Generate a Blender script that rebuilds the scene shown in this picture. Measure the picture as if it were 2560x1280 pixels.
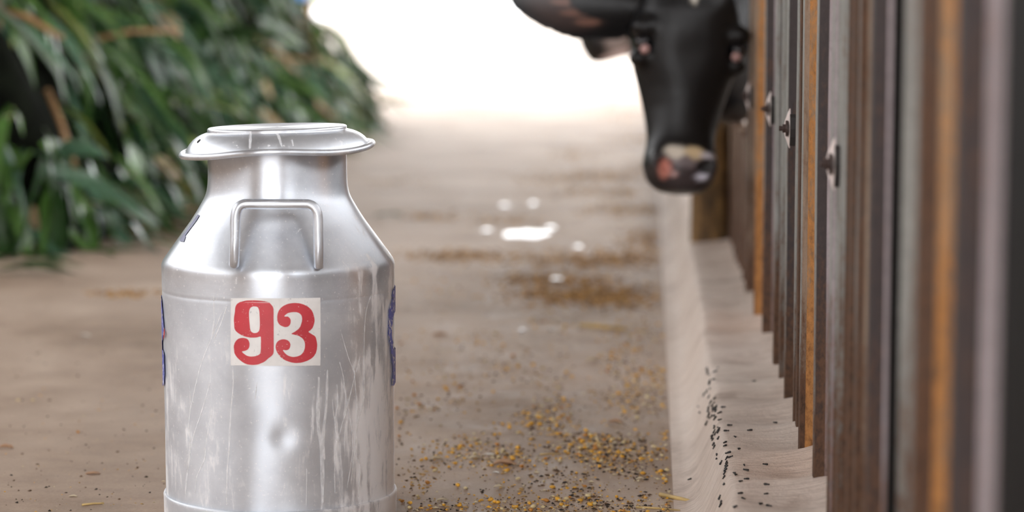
import bpy, bmesh, math, random
from mathutils import Vector, Matrix, noise, Euler
from mathutils.bvhtree import BVHTree
from mathutils.geometry import tessellate_polygon

random.seed(7)
SC = bpy.context.scene
COL = SC.collection
for o in list(bpy.data.objects):
    bpy.data.objects.remove(o)

# ------------------------------------------------------------------ camera
F_PX = 6044.0                      # focal length in pixels of a 2560x1280 frame
VPX, VPY = 1625.0, 20.0            # where the aisle direction (+Y) vanishes
CAM = Vector((0.0, 0.0, 0.745))
_n = math.sqrt((VPX - 1280) ** 2 + (640 - VPY) ** 2 + F_PX ** 2)
YAW = math.asin((VPX - 1280) / _n)
PITCH = math.acos((F_PX / _n) / math.cos(YAW))
CF = Vector((-math.sin(YAW) * math.cos(PITCH), math.cos(YAW) * math.cos(PITCH), -math.sin(PITCH)))
CR = Vector((math.cos(YAW), math.sin(YAW), 0))
CU = CR.cross(CF)
cd = bpy.data.cameras.new('camera')
cam = bpy.data.objects.new('camera', cd)
COL.objects.link(cam)
cam.matrix_world = Matrix(((CR.x, CU.x, -CF.x, CAM.x), (CR.y, CU.y, -CF.y, CAM.y), (CR.z, CU.z, -CF.z, CAM.z), (0, 0, 0, 1)))
cd.sensor_width = 36.0
cd.lens = 36.0 * F_PX / 2560.0
cd.clip_start = 0.05
cd.clip_end = 500
cd.dof.use_dof = True
cd.dof.focus_distance = 3.52
cd.dof.aperture_fstop = 2.8
SC.camera = cam


def ray(px, py):
    return (CF + CR * ((px - 1280) / F_PX) + CU * ((640 - py) / F_PX))


def on_z(px, py, z=0.0):
    r = ray(px, py)
    return CAM + r * ((z - CAM.z) / r.z)


def on_y(px, py, Y):
    r = ray(px, py)
    return CAM + r * (Y / r.y)


def on_x(px, py, X):
    r = ray(px, py)
    return CAM + r * (X / r.x)


# ------------------------------------------------------------------ light
w = bpy.data.worlds.new('overcast_sky')
SC.world = w
w.use_nodes = True
bg = w.node_tree.nodes['Background']
bg.inputs['Color'].default_value = (0.985, 0.985, 1.0, 1)
bg.inputs['Strength'].default_value = 3.0
SC.view_settings.view_transform = 'Standard'
SC.view_settings.look = 'None'
SC.view_settings.gamma = 1.0
SC.view_settings.exposure = 0.85
SC.view_settings.use_curve_mapping = False


# ------------------------------------------------------------------ helpers
def s2l(*c):
    if len(c) == 1:
        c = c[0]
    out = []
    for v in c:
        v /= 255.0
        out.append(v / 12.92 if v <= 0.04045 else ((v + 0.055) / 1.055) ** 2.4)
    return tuple(out) + (1.0,)


class NT:
    """tiny node-tree builder"""
    def __init__(s, name):
        s.m = bpy.data.materials.new(name)
        s.m.use_nodes = True
        s.t = s.m.node_tree
        s.b = s.t.nodes['Principled BSDF']
        s.out = s.t.nodes['Material Output']

    def n(s, typ, **kw):
        nd = s.t.nodes.new(typ)
        for k, v in kw.items():
            setattr(nd, k, v)
        return nd

    def l(s, a, b):
        s.t.links.new(a, b)

    def coord(s, kind='Object', scale=(1, 1, 1)):
        tc = s.n('ShaderNodeTexCoord')
        mp = s.n('ShaderNodeMapping')
        mp.inputs['Scale'].default_value = scale
        s.l(tc.outputs[kind], mp.inputs['Vector'])
        return mp.outputs['Vector']

    def noise(s, vec, scale, detail=4, rough=0.6, dist=0.0):
        nd = s.n('ShaderNodeTexNoise')
        nd.inputs['Scale'].default_value = scale
        nd.inputs['Detail'].default_value = detail
        nd.inputs['Roughness'].default_value = rough
        nd.inputs['Distortion'].default_value = dist
        if vec is not None:
            s.l(vec, nd.inputs['Vector'])
        return nd.outputs['Fac']

    def ramp(s, fac, stops):
        nd = s.n('ShaderNodeValToRGB')
        e = nd.color_ramp.elements
        while len(e) < len(stops):
            e.new(0.5)
        for i, (p, c) in enumerate(stops):
            e[i].position = p
            e[i].color = c if len(c) == 4 else tuple(c) + (1,)
        s.l(fac, nd.inputs['Fac'])
        return nd.outputs['Color']

    def rampf(s, fac, a, b, lo=0.0, hi=1.0):
        nd = s.n('ShaderNodeMapRange')
        nd.inputs['From Min'].default_value = a
        nd.inputs['From Max'].default_value = b
        nd.inputs['To Min'].default_value = lo
        nd.inputs['To Max'].default_value = hi
        s.l(fac, nd.inputs['Value'])
        return nd.outputs['Result']

    def mix(s, fac, a, b, mode='MIX'):
        nd = s.n('ShaderNodeMix', data_type='RGBA', blend_type=mode)
        for sock, v in ((nd.inputs[0], fac), (nd.inputs[6], a), (nd.inputs[7], b)):
            if hasattr(v, 'links') or hasattr(v, 'is_linked'):
                s.l(v, sock)
            else:
                sock.default_value = v
        return nd.outputs[2]

    def math(s, op, a, b=0.0):
        nd = s.n('ShaderNodeMath', operation=op)
        for sock, v in ((nd.inputs[0], a), (nd.inputs[1], b)):
            if hasattr(v, 'is_linked'):
                s.l(v, sock)
            else:
                sock.default_value = v
        return nd.outputs[0]

    def bump(s, h, strength=0.3, dist=0.01):
        nd = s.n('ShaderNodeBump')
        nd.inputs['Strength'].default_value = strength
        nd.inputs['Distance'].default_value = dist
        s.l(h, nd.inputs['Height'])
        s.l(nd.outputs['Normal'], s.b.inputs['Normal'])

    def set(s, **kw):
        names = {'color': 'Base Color', 'rough': 'Roughness', 'metal': 'Metallic', 'spec': 'Specular IOR Level',
                 'aniso': 'Anisotropic', 'coat': 'Coat Weight', 'sheen': 'Sheen Weight', 'alpha': 'Alpha',
                 'trans': 'Transmission Weight', 'ior': 'IOR'}
        for k, v in kw.items():
            sock = s.b.inputs[names[k]]
            if hasattr(v, 'is_linked'):
                s.l(v, sock)
            else:
                sock.default_value = v
        return s


def plain(name, col, rough=0.6, metal=0.0, spec=0.5, var=0.15, scale=30):
    m = NT(name)
    f = m.noise(m.coord(), scale, 3)
    dark = tuple(c * (1 - var) for c in col[:3]) + (1,)
    lite = tuple(min(1, c * (1 + var)) for c in col[:3]) + (1,)
    m.set(color=m.ramp(f, [(0.3, dark), (0.7, lite)]), rough=rough, metal=metal, spec=spec)
    return m.m


def mesh_obj(name, verts, faces, mat=None, parent=None, smooth=False):
    me = bpy.data.meshes.new(name)
    me.from_pydata([tuple(v) for v in verts], [], faces)
    me.update()
    if smooth:
        me.shade_smooth()
    o = bpy.data.objects.new(name, me)
    COL.objects.link(o)
    if mat is not None:
        for mm in (mat if isinstance(mat, (list, tuple)) else [mat]):
            me.materials.append(mm)
    if parent is not None:
        o.parent = parent
    return o


def tag(o, label=None, cat=None, group=None, kind=None):
    for k, v in (('label', label), ('category', cat), ('group', group), ('kind', kind)):
        if v:
            o[k] = v
    return o


def empty(name, loc=(0, 0, 0)):
    o = bpy.data.objects.new(name, None)
    o.empty_display_size = 0.05
    o.location = loc
    COL.objects.link(o)
    return o


def adopt(o, parent):
    """parent o (built in world coordinates, identity transform) keeping it in place"""
    o.parent = parent
    o.matrix_parent_inverse = Matrix.Translation(-Vector(parent.location))
    return o


def box(name, lo, hi, mat, parent=None, bev=0.0):
    x0, y0, z0 = lo
    x1, y1, z1 = hi
    v = [(x0, y0, z0), (x1, y0, z0), (x1, y1, z0), (x0, y1, z0), (x0, y0, z1), (x1, y0, z1), (x1, y1, z1), (x0, y1, z1)]
    f = [(0, 3, 2, 1), (4, 5, 6, 7), (0, 1, 5, 4), (1, 2, 6, 5), (2, 3, 7, 6), (3, 0, 4, 7)]
    o = mesh_obj(name, v, f, mat)
    if bev:
        bm = bmesh.new()
        bm.from_mesh(o.data)
        bmesh.ops.bevel(bm, geom=bm.edges[:], offset=bev, segments=2, affect='EDGES')
        bm.to_mesh(o.data)
        bm.free()
    if parent:
        adopt(o, parent)
    return o


def lathe(profile, seg=160, close=True):
    """profile: list of (r, z) -> verts, faces"""
    V, Fc = [], []
    for r, z in profile:
        for i in range(seg):
            a = 2 * math.pi * i / seg
            V.append(Vector((r * math.sin(a), -r * math.cos(a), z)))
    for j in range(len(profile) - 1):
        for i in range(seg):
            a, b = j * seg + i, j * seg + (i + 1) % seg
            Fc.append((a, b, b + seg, a + seg))
    return V, Fc


def tube(path, rad, seg=14, flat=1.0, caps=True):
    """sweep a circle along points; rad may be list"""
    n = len(path)
    V, Fc = [], []
    up = Vector((0, 0, 1))
    prev = None
    for k, p in enumerate(path):
        t = (path[min(k + 1, n - 1)] - path[max(k - 1, 0)]).normalized()
        if prev is None:
            a = t.cross(up)
            if a.length < 1e-3:
                a = t.cross(Vector((1, 0, 0)))
            a.normalize()
        else:
            a = (prev - t * prev.dot(t)).normalized()
        prev = a
        b = t.cross(a)
        r = rad[k] if isinstance(rad, (list, tuple)) else rad
        for i in range(seg):
            th = 2 * math.pi * i / seg
            V.append(p + a * (r * math.cos(th)) + b * (r * flat * math.sin(th)))
    for k in range(n - 1):
        for i in range(seg):
            a0, b0 = k * seg + i, k * seg + (i + 1) % seg
            Fc.append((a0, b0, b0 + seg, a0 + seg))
    if caps:
        Fc.append(tuple(range(seg))[::-1])
        Fc.append(tuple((n - 1) * seg + i for i in range(seg)))
    return V, Fc


def catmull(pts, sub=6, closed=True):
    out = []
    n = len(pts)
    rng = range(n) if closed else range(n - 1)
    for i in rng:
        if closed:
            p0, p1, p2, p3 = (Vector(pts[(i + k - 1) % n]) for k in range(4))
        else:
            p0, p1, p2, p3 = (Vector(pts[min(max(i + k - 1, 0), n - 1)]) for k in range(4))
        for s in range(sub):
            t = s / sub
            out.append(0.5 * ((2 * p1) + (-p0 + p2) * t + (2 * p0 - 5 * p1 + 4 * p2 - p3) * t * t + (-p0 + 3 * p1 - 3 * p2 + p3) * t ** 3))
    if not closed:
        out.append(Vector(pts[-1]))
    return out


# ------------------------------------------------------------------ setting
def concrete(name, stops, rough=(0.5, 0.8), sc=1.0, bump=0.35):
    m = NT(name)
    co = m.coord('Object')
    big = m.noise(co, 1.3 * sc, 5, 0.65, 0.4)
    mid = m.noise(co, 9 * sc, 6, 0.7)
    fine = m.noise(co, 160 * sc, 4, 0.7)
    f = m.math('ADD', m.math('MULTIPLY', big, 0.55), m.math('ADD', m.math('MULTIPLY', mid, 0.3), m.math('MULTIPLY', fine, 0.15)))
    c = m.ramp(f, stops)
    m.set(color=c, rough=m.rampf(mid, 0.3, 0.7, rough[0], rough[1]), spec=0.35)
    h = m.math('ADD', m.math('MULTIPLY', fine, 0.5), mid)
    m.bump(h, bump, 0.006)
    return m


fm = concrete('dirty_concrete_floor', [(0.34, s2l(130, 110, 92)), (0.46, s2l(168, 147, 129)), (0.58, s2l(192, 173, 155)), (0.70, s2l(206, 190, 174))])
# brown spilled-feed staining along the fence side
co = fm.coord('Object', (1, 0.45, 1))
st = fm.noise(co, 2.6, 6, 0.7, 0.6)
sep = fm.n('ShaderNodeSeparateXYZ')
fm.l(fm.coord('Object'), sep.inputs[0])
band = fm.rampf(sep.outputs['X'], -0.75, -0.1, 0.0, 1.0)
msk = fm.math('MULTIPLY', fm.rampf(st, 0.44, 0.64), band)
cur = fm.b.inputs['Base Color'].links[0].from_socket
fm.l(fm.mix(fm.math('MULTIPLY', msk, 0.62), cur, s2l(122, 94, 66)), fm.b.inputs['Base Color'])
floor = mesh_obj('floor', [(-6, -6, 0), (5, -6, 0), (5, 22, 0), (-6, 22, 0)], [(0, 1, 2, 3)], fm.m)
tag(floor, kind='structure')
ym = concrete('yard_concrete', [(0.3, s2l(168, 156, 144)), (0.7, s2l(192, 180, 168))])  # plain concrete colour, close to the floor's
yard = mesh_obj('ground_yard', [(-120, 22, -0.005), (120, 22, -0.005), (120, 200, -0.005), (-120, 200, -0.005),
                                (-120, -60, -0.006), (120, -60, -0.006), (120, 22, -0.006), (-120, 22, -0.006)], [(0, 1, 2, 3), (4, 5, 6, 7)], ym.m)
tag(yard, kind='structure')
roofm = plain('corrugated_shade_roof', s2l(120, 115, 110), 0.7)
rv, rf = [], []
for x0, x1 in ((-5.6, 4.6),):
    nx = int((x1 - x0) * 16)
    for i in range(nx + 1):
        x = x0 + (x1 - x0) * i / nx
        z = 4.2 + 0.02 * math.sin(i * 1.3)
        b = len(rv)
        rv += [(x, -2.5, z), (x, 20.0, z)]
        if i:
            rf.append((b - 2, b - 1, b + 1, b))
tag(mesh_obj('shade_ceiling', rv, rf, roofm), kind='structure')  # unseen roof, added for its effect on the light
wallm = plain('unseen_wall', s2l(150, 128, 108), 0.8)
tag(box('shade_wall_left', (-5.2, -2.5, 0), (-5.1, 20.0, 2.2), wallm), kind='structure')  # unseen wall, added to block part of the light from the left
tag(box('reflection_wall_back', (-5.2, -2.6, 0), (-2.3, -2.5, 4.2), wallm), kind='structure')  # unseen panel, placed for the bands reflected in the can
tag(box('reflection_wall_back', (0.7, -2.6, 0), (1.7, -2.5, 4.2), wallm), kind='structure')  # second unseen panel, added as a dark band in the can's reflection

# ------------------------------------------------------------------ curb
XF = 0.225
ZC = 0.093
cm = concrete('smeared_cement_curb', [(0.34, s2l(190, 171, 157)), (0.5, s2l(222, 206, 193)), (0.66, s2l(234, 222, 211))], (0.6, 0.8), 1.4, 0.5)
co = cm.coord('Object', (1, 1, 1))
sm = cm.noise(co, 6, 5, 0.65, 0.3)
cur = cm.b.inputs['Base Color'].links[0].from_socket
cm.l(cm.mix(cm.rampf(sm, 0.56, 0.72, 0, 0.55), cur, s2l(128, 102, 82)), cm.b.inputs['Base Color'])
tl = cm.noise(cm.coord('Object', (6, 60, 6)), 3.0, 5, 0.7, 0.4)
cur = cm.b.inputs['Base Color'].links[0].from_socket
cm.l(cm.mix(cm.rampf(tl, 0.36, 0.60, 0.35, 0.0), cur, s2l(142, 122, 108)), cm.b.inputs['Base Color'])
bn = [n_ for n_ in cm.t.nodes if n_.type == 'BUMP'][0]
bh = bn.inputs['Height'].links[0].from_socket
cm.l(cm.math('ADD', bh, cm.math('MULTIPLY', tl, 1.2)), bn.inputs['Height'])
bn.inputs['Distance'].default_value = 0.009
prof = [(0.040, 0.0), (0.055, 0.002), (0.068, 0.008), (0.078, 0.018), (0.086, 0.034), (0.094, 0.052), (0.103, 0.072), (0.109, 0.084),
        (0.114, 0.0905), (0.122, 0.0930), (0.145, 0.0935), (0.165, 0.0935), (0.185, 0.0935), (0.205, 0.095), (0.225, 0.098), (0.25, 0.104), (0.30, 0.108), (0.38, 0.108), (0.40, 0.0)]
ys = []
y = 0.7
while y < 17.5:
    ys.append(y)
    y += 0.008 if y < 5 else (0.02 if y < 9 else 0.1)
cv, cf = [], []
for y in ys:
    for j, (x, z) in enumerate(prof):
        t = min(1, max(0, (x - 0.1) / 0.12))
        ripple = 0.0095 * t * math.sin(2 * math.pi * y / 0.215 + 1.5 * noise.noise((0, y * 0.8, 0))) * (1 if 0.1 < x < 0.39 else 0)
        nz = 0.004 * noise.noise((x * 6, y * 2.2, 3)) + 0.0015 * noise.noise((x * 30, y * 12, 9))
        nx_ = 0.006 * noise.noise((0, y * 1.6, 7)) + 0.003 * noise.noise((x * 10, y * 5, 5))
        edge = 1 if 0 < j < len(prof) - 1 else 0
        fz = min(1, z / 0.04)
        cv.append((x + nx_ * edge, y, max(0.0, z + (nz + ripple) * edge * fz)))
np_ = len(prof)
for k in range(len(ys) - 1):
    for j in range(np_ - 1):
        a = k * np_ + j
        cf.append((a, a + 1, a + np_ + 1, a + np_))
cf.append(tuple(range(np_))[::-1])
curb = mesh_obj('floor_curb', cv, cf, cm.m, smooth=True)
tag(curb, kind='structure')
CURB = BVHTree.FromPolygons([Vector(v) for v in cv], cf)


def on_curb(px, py):
    h = CURB.ray_cast(CAM, ray(px, py).normalized())
    return (h[0], h[1]) if h[0] else (None, None)


# ------------------------------------------------------------------ milk can
CAN_D = 3.585                                   # distance along the view axis of the can's axis
_p = CAM + ray(702, 1240) * (CAN_D / 1.0)
CX, CY = _p.x, _p.y
can_h = math.hypot(CX, CY)


def zc(py):
    """height of a silhouette pixel row at the can"""
    return CAM.z - (can_h - 0.012) * math.tan(PITCH + math.atan((py - 640) / F_PX))


PXM = 0.17 / 287.5


def cprof(lst):
    return [(hw * PXM, zc(y)) for hw, y in lst]


can = empty('milk_can', (CX, CY, 0))
tag(can, 'dented aluminium milk can with lid, front handle and red number 93', 'milk can')
face = math.atan2(-CX, CY)                      # rotation so that local -Y looks at the camera
can.rotation_euler = (0, 0, face)
CANM = Matrix.Translation((CX, CY, 0)) @ Matrix.Rotation(face, 4, 'Z')
CANI = CANM.inverted()

al = NT('worn_aluminium')
co = al.coord('Object')
ring = al.noise(al.coord('Object', (1, 1, 60)), 6, 3, 0.6)
cloud = al.noise(co, 14, 5, 0.65, 0.3)
streak = al.noise(al.coord('Object', (1, 1, 0.22)), 55, 6, 0.72, 0.4)
speck = al.noise(co, 260, 3, 0.6)
sep = al.n('ShaderNodeSeparateXYZ')
al.l(co, sep.inputs[0])
side = al.math('ADD', al.rampf(sep.outputs['X'], 0.03, 0.165, 0.0, 0.24), al.rampf(sep.outputs['X'], -0.12, -0.168, 0.0, 0.10))
low = al.rampf(sep.outputs['Z'], 0.36, 0.18, -0.14, 0.0)
dep = al.math('ADD', al.math('ADD', streak, al.math('MULTIPLY', al.math('SUBTRACT', cloud, 0.5), 0.5)), al.math('ADD', side, low))
dmask = al.rampf(dep, 0.58, 0.70, 0.0, 0.85)
smask = al.math('MULTIPLY', al.rampf(speck, 0.63, 0.70), 0.75)
dmask = al.math('MAXIMUM', dmask, smask)
# the straight-walled barrel is duller and more oxidised than the neck
dull_m = al.rampf(sep.outputs['Z'], 0.33, 0.37, 0.72, 1.0)
dull_r = al.rampf(sep.outputs['Z'], 0.33, 0.37, 0.11, 0.0)
base = al.ramp(cloud, [(0.3, s2l(202, 208, 217)), (0.7, s2l(226, 231, 238))])
al.set(color=al.mix(dmask, base, s2l(246, 247, 250)), metal=al.math('MULTIPLY', al.rampf(dmask, 0, 1, 0.85, 0.15), dull_m),
       rough=al.math('ADD', al.math('ADD', al.rampf(cloud, 0.3, 0.7, 0.32, 0.42), dull_r), al.math('MULTIPLY', dmask, 0.2)), aniso=0.82)
al.b.inputs['Anisotropic Rotation'].default_value = 0.25
tn = al.n('ShaderNodeTangent', direction_type='RADIAL', axis='Z')
al.l(tn.outputs[0], al.b.inputs['Tangent'])
al.bump(al.math('ADD', al.math('MULTIPLY', ring, 0.5), al.math('MULTIPLY', speck, 0.2)), 0.12, 0.0012)
ALU = al.m

pts = [(284, 1293), (284.5, 1210), (285.5, 1000), (287, 760), (287.3, 722), (286.4, 720), (287.6, 717), (288, 668), (288.2, 658), (287, 652),
       (284, 645), (275, 632), (243, 588), (214, 548), (197, 521), (187, 503), (179, 490), (174.5, 475), (172, 455), (171.3, 430), (171.3, 372)]
cp = cprof(pts)
# densify
dense = []
for k in range(len(cp) - 1):
    (r0, z0), (r1, z1) = cp[k], cp[k + 1]
    n = max(1, int(math.hypot(r1 - r0, z1 - z0) / 0.004))
    for s in range(n):
        dense.append((r0 + (r1 - r0) * s / n, z0 + (z1 - z0) * s / n))
dense.append(cp[-1])
# soften corners of shoulder and neck
for it in range(3):
    d2 = dense[:]
    for k in range(1, len(dense) - 1):
        if dense[k][1] > zc(640):
            d2[k] = tuple((dense[k - 1][q] + 2 * dense[k][q] + dense[k + 1][q]) / 4 for q in (0, 1))
    dense = d2
SEG = 220
V, Fc = lathe(dense, SEG)
DENTS = [(707, 1000, 0.0042, 0.018), (690, 965, -0.0012, 0.03), (745, 1010, -0.001, 0.035), (700, 1180, 0.0026, 0.03), (640, 1080, -0.0018, 0.04), (800, 1100, 0.002, 0.04)]
for i, v in enumerate(V):
    if v.z < zc(722):
        r = math.hypot(v.x, v.y)
        a = math.atan2(v.x, -v.y)
        d = 0.0
        for px, py, dp, rad in DENTS:
            a0 = math.asin((px - 700) / 287.5)
            q = (((a - a0) * 0.17) ** 2 + (v.z - zc(py) + 0.025) ** 2) / rad ** 2
            if q < 9:
                d -= dp * math.exp(-q)
        d += 0.0006 * noise.noise((v.x * 14, v.y * 14, v.z * 10)) * min(1, max(0, (zc(722) - v.z) / 0.03))
        v.x *= (r + d) / r
        v.y *= (r + d) / r
    elif v.z > zc(652):
        pass
body = mesh_obj('body', V, Fc, ALU, can, smooth=True)
BODY = BVHTree.FromPolygons([CANM @ v for v in V], Fc)

# base ring
zb = zc(1219)
V, Fc = lathe([(0.1675, 0.0), (0.1700, 0.0), (0.1716, 0.003), (0.1718, zb - 0.006), (0.1722, zb - 0.003), (0.1712, zb - 0.0005), (0.1695, zb), (0.168, zb - 0.001), (0.1672, 0.004), (0.1675, 0.0)], SEG)
mesh_obj('base_ring', V, Fc, ALU, can, smooth=True)

# lid : dome, raised top, wavy rolled bead
def lidwave(a):
    # a = 0 faces the camera, + to the right
    return 0.0026 * math.sin(a) + 0.0030 * math.sin(3 * a + 2.6) * 1.0 - 0.0022 * math.exp(-((a + 0.75) / 0.35) ** 2) + 0.002 * math.exp(-((a - 0.1) / 0.4) ** 2)


lp = cprof([(227, 370), (225, 364), (221, 357), (215, 349), (207, 341.5), (198, 335.5), (188, 330.8), (178, 327.6), (172.5, 326), (171.3, 324.4), (171.8, 321), (171.2, 317.5), (168.5, 315.6), (165, 315.2), (155, 316.2), (100, 316.6), (0.5, 316.6)])
V, Fc = lathe(lp, SEG)
ztop, zbot = lp[-5][1], lp[0][1]
for v in V:
    a = math.atan2(v.x, -v.y)
    t = min(1, max(0, (ztop - v.z) / (ztop - zbot)))
    v.z += lidwave(a) * t ** 1.5 + 0.0022 * v.x / 0.1
lid = mesh_obj('lid', V, Fc, ALU, can, smooth=True)
LID = BVHTree.FromPolygons([CANM @ v for v in V], Fc)
bead = []
zbd = zc(371.5)
for i in range(SEG):
    a = 2 * math.pi * i / SEG
    a2 = a if a <= math.pi else a - 2 * math.pi
    r = 233.5 * PXM
    bead.append(Vector((r * math.sin(a), -r * math.cos(a), zbd + lidwave(a2) + 0.0022 * r * math.sin(a) / 0.1)))
V, Fc = [], []
for i, p in enumerate(bead):
    rad = Vector((p.x, p.y, 0)).normalized()
    for k in range(12):
        th = 2 * math.pi * k / 12
        V.append(p + rad * (0.0052 * math.cos(th)) + Vector((0, 0, 0.0046 * math.sin(th))))
for i in range(SEG):
    for k in range(12):
        a0, a1 = i * 12 + k, i * 12 + (k + 1) % 12
        b0, b1 = ((i + 1) % SEG) * 12 + k, ((i + 1) % SEG) * 12 + (k + 1) % 12
        Fc.append((a0, b0, b1, a1))
rim = mesh_obj('rolled_rim', V, Fc, ALU, lid, smooth=True)


def on_bvh(bvh, px, py, off=0.0):
    h = bvh.ray_cast(CAM, ray(px, py).normalized())
    if h[0] is None:
        return None
    n = h[1]
    if n.dot(ray(px, py)) > 0:
        n = -n
    return h[0] + n * off


def decal(name, polys, bvh, mat, off, parent, step=4, cut_y=False):
    """flat pixel polygons (outer + holes) wrapped on a surface of the can"""
    pl = [[Vector((p[0], p[1], 0)) for p in poly] for poly in polys]
    tris = tessellate_polygon(pl)
    flat = [p for poly in pl for p in poly]
    bm = bmesh.new()
    vs = [bm.verts.new(p) for p in flat]
    for t in tris:
        try:
            bm.faces.new([vs[i] for i in t])
        except ValueError:
            pass
    x0, x1 = min(p.x for p in flat), max(p.x for p in flat)
    y0, y1 = min(p.y for p in flat), max(p.y for p in flat)
    x = x0 + step
    while x < x1:
        bmesh.ops.bisect_plane(bm, geom=bm.verts[:] + bm.edges[:] + bm.faces[:], plane_co=(x, 0, 0), plane_no=(1, 0, 0))
        x += step
    if cut_y:
        y = y0 + cut_y
        while y < y1:
            bmesh.ops.bisect_plane(bm, geom=bm.verts[:] + bm.edges[:] + bm.faces[:], plane_co=(0, y, 0), plane_no=(0, 1, 0))
            y += cut_y
    bad = []
    for v in bm.verts:
        q = on_bvh(bvh, v.co.x, v.co.y, off)
        if q is None:
            bad.append(v)
        else:
            v.co = CANI @ q
    bmesh.ops.delete(bm, geom=bad, context='VERTS')
    me = bpy.data.meshes.new(name)
    bm.to_mesh(me)
    bm.free()
    me.materials.append(mat)
    o = bpy.data.objects.new(name, me)
    COL.objects.link(o)
    o.parent = parent
    return o


def chipped(name, col, under, amt=0.70, rough=0.42):
    m = NT(name)
    co = m.coord('Object')
    a = m.noise(co, 120, 3, 0.6)
    b = m.noise(co, 420, 2, 0.5)
    f = m.math('MAXIMUM', m.rampf(a, amt, amt + 0.02), m.rampf(b, 0.71, 0.73))
    tone = m.noise(co, 20, 3)
    c = m.ramp(tone, [(0.3, tuple(x * 0.88 for x in col[:3]) + (1,)), (0.7, tuple(min(1, x * 1.1) for x in col[:3]) + (1,))])
    m.set(color=m.mix(f, c, under), rough=rough, spec=0.5)
    return m.m


WHITE = chipped('worn_white_paint', s2l(228, 227, 226), s2l(196, 196, 198), 0.66, 0.5)
RED = chipped('worn_red_paint', s2l(196, 62, 72), s2l(226, 222, 220), 0.72, 0.4)
BLUE = chipped('flaked_blue_paint', s2l(98, 110, 196), s2l(226, 228, 236), 0.57, 0.5)
GREYBLUE = chipped('grey_blue_paint', s2l(112, 116, 148), s2l(150, 150, 165), 0.7, 0.5)

cs = 6.7375


def c1(p):
    return (570 + p[0] / cs, 735 + p[1] / cs)


panel = [(50, 70), (300, 66), (800, 72), (1300, 66), (1555, 62), (1558, 600), (1556, 1205), (1000, 1212), (500, 1206), (48, 1200), (46, 700)]
nineO = [(120, 300), (128, 220), (165, 160), (250, 120), (350, 106), (470, 106), (580, 116), (670, 130), (735, 185), (765, 250), (768, 400), (770, 600), (770, 800), (768, 980), (735, 1040), (690, 1075), (620, 1135), (560, 1165), (490, 1188), (400, 1192), (320, 1180), (240, 1140), (170, 1080), (120, 1010), (103, 930), (105, 860), (130, 800), (180, 752), (260, 738), (330, 760), (362, 815), (362, 880), (338, 930), (290, 955), (240, 968), (270, 1005), (330, 1040), (400, 1052), (480, 1040), (535, 1010), (552, 960), (556, 850), (556, 760), (548, 716), (480, 730), (380, 732), (270, 708), (180, 660), (122, 600), (108, 520), (105, 400)]
nineI = [(358, 300), (372, 245), (410, 212), (460, 208), (505, 225), (528, 290), (536, 400), (538, 520), (530, 600), (505, 640), (460, 656), (410, 645), (378, 600), (366, 500), (358, 400)]
three = [(832, 440), (832, 350), (862, 270), (920, 208), (1010, 165), (1120, 150), (1230, 162), (1330, 205), (1400, 265), (1438, 350), (1455, 450), (1430, 550), (1390, 605), (1352, 635), (1400, 670), (1465, 715), (1490, 790), (1498, 880), (1480, 980), (1430, 1060), (1340, 1120), (1220, 1155), (1110, 1158), (1000, 1130), (910, 1080), (840, 1000), (805, 920), (808, 850), (840, 795), (900, 765), (970, 765), (1030, 800), (1050, 860), (1030, 920), (985, 945), (928, 942), (950, 985), (1010, 1035), (1090, 1058), (1180, 1045), (1250, 1000), (1288, 920), (1292, 830), (1260, 755), (1190, 705), (1120, 685), (1068, 668), (1130, 630), (1200, 570), (1235, 490), (1246, 410), (1225, 345), (1165, 308), (1080, 305), (1000, 325), (948, 375), (1010, 380), (1050, 425), (1052, 490), (1020, 540), (960, 555), (890, 530), (850, 490)]


def rag(poly, amp=0.35, sub=5):
    out = []
    for k, p in enumerate(catmull([(x, y, 0) for x, y in poly], sub)):
        out.append((p.x + amp * noise.noise((p.x * 0.5, p.y * 0.5, 1)), p.y + amp * noise.noise((p.x * 0.5, p.y * 0.5, 8))))
    return out


num = decal('number_panel', [[c1(p) for p in panel]], BODY, WHITE, 0.00045, can)
num['label'] = 'white painted patch behind the number'
d9 = decal('number_nine', [rag([c1(p) for p in nineO]), rag([c1(p) for p in nineI])], BODY, RED, 0.0009, num)
d3 = decal('number_three', [rag([c1(p) for p in three])], BODY, RED, 0.0009, num)


# painted marks at the two flanks, drawn in (angle, row) so that they carry on round the can
def wrapmark(name, outer, hole, mat, off=0.0008):
    """polygon points (angle deg, pixel row)"""
    pl = [[Vector((a, y, 0)) for a, y in poly] for poly in ([outer] + ([hole] if hole else []))]
    tris = tessellate_polygon(pl)
    flat = [p for q in pl for p in q]
    bm = bmesh.new()
    vs = [bm.verts.new(p) for p in flat]
    for t in tris:
        try:
            bm.faces.new([vs[i] for i in t])
        except ValueError:
            pass
    a0, a1 = min(p.x for p in flat), max(p.x for p in flat)
    a = a0 + 1.0
    while a < a1:
        bmesh.ops.bisect_plane(bm, geom=bm.verts[:] + bm.edges[:] + bm.faces[:], plane_co=(a, 0, 0), plane_no=(1, 0, 0))
        a += 1.0
    for v in bm.verts:
        t = math.radians(v.co.x)
        z = zc(v.co.y)
        r = 0.1695 + (z - zc(1000)) / (zc(740) - zc(1000)) * 0.0005 + off + 0.0006
        v.co = Vector((r * math.sin(t), -r * math.cos(t), z))
    me = bpy.data.meshes.new(name)
    bm.to_mesh(me)
    bm.free()
    me.materials.append(mat)
    o = bpy.data.objects.new(name, me)
    COL.objects.link(o)
    o.parent = can
    return o


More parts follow.
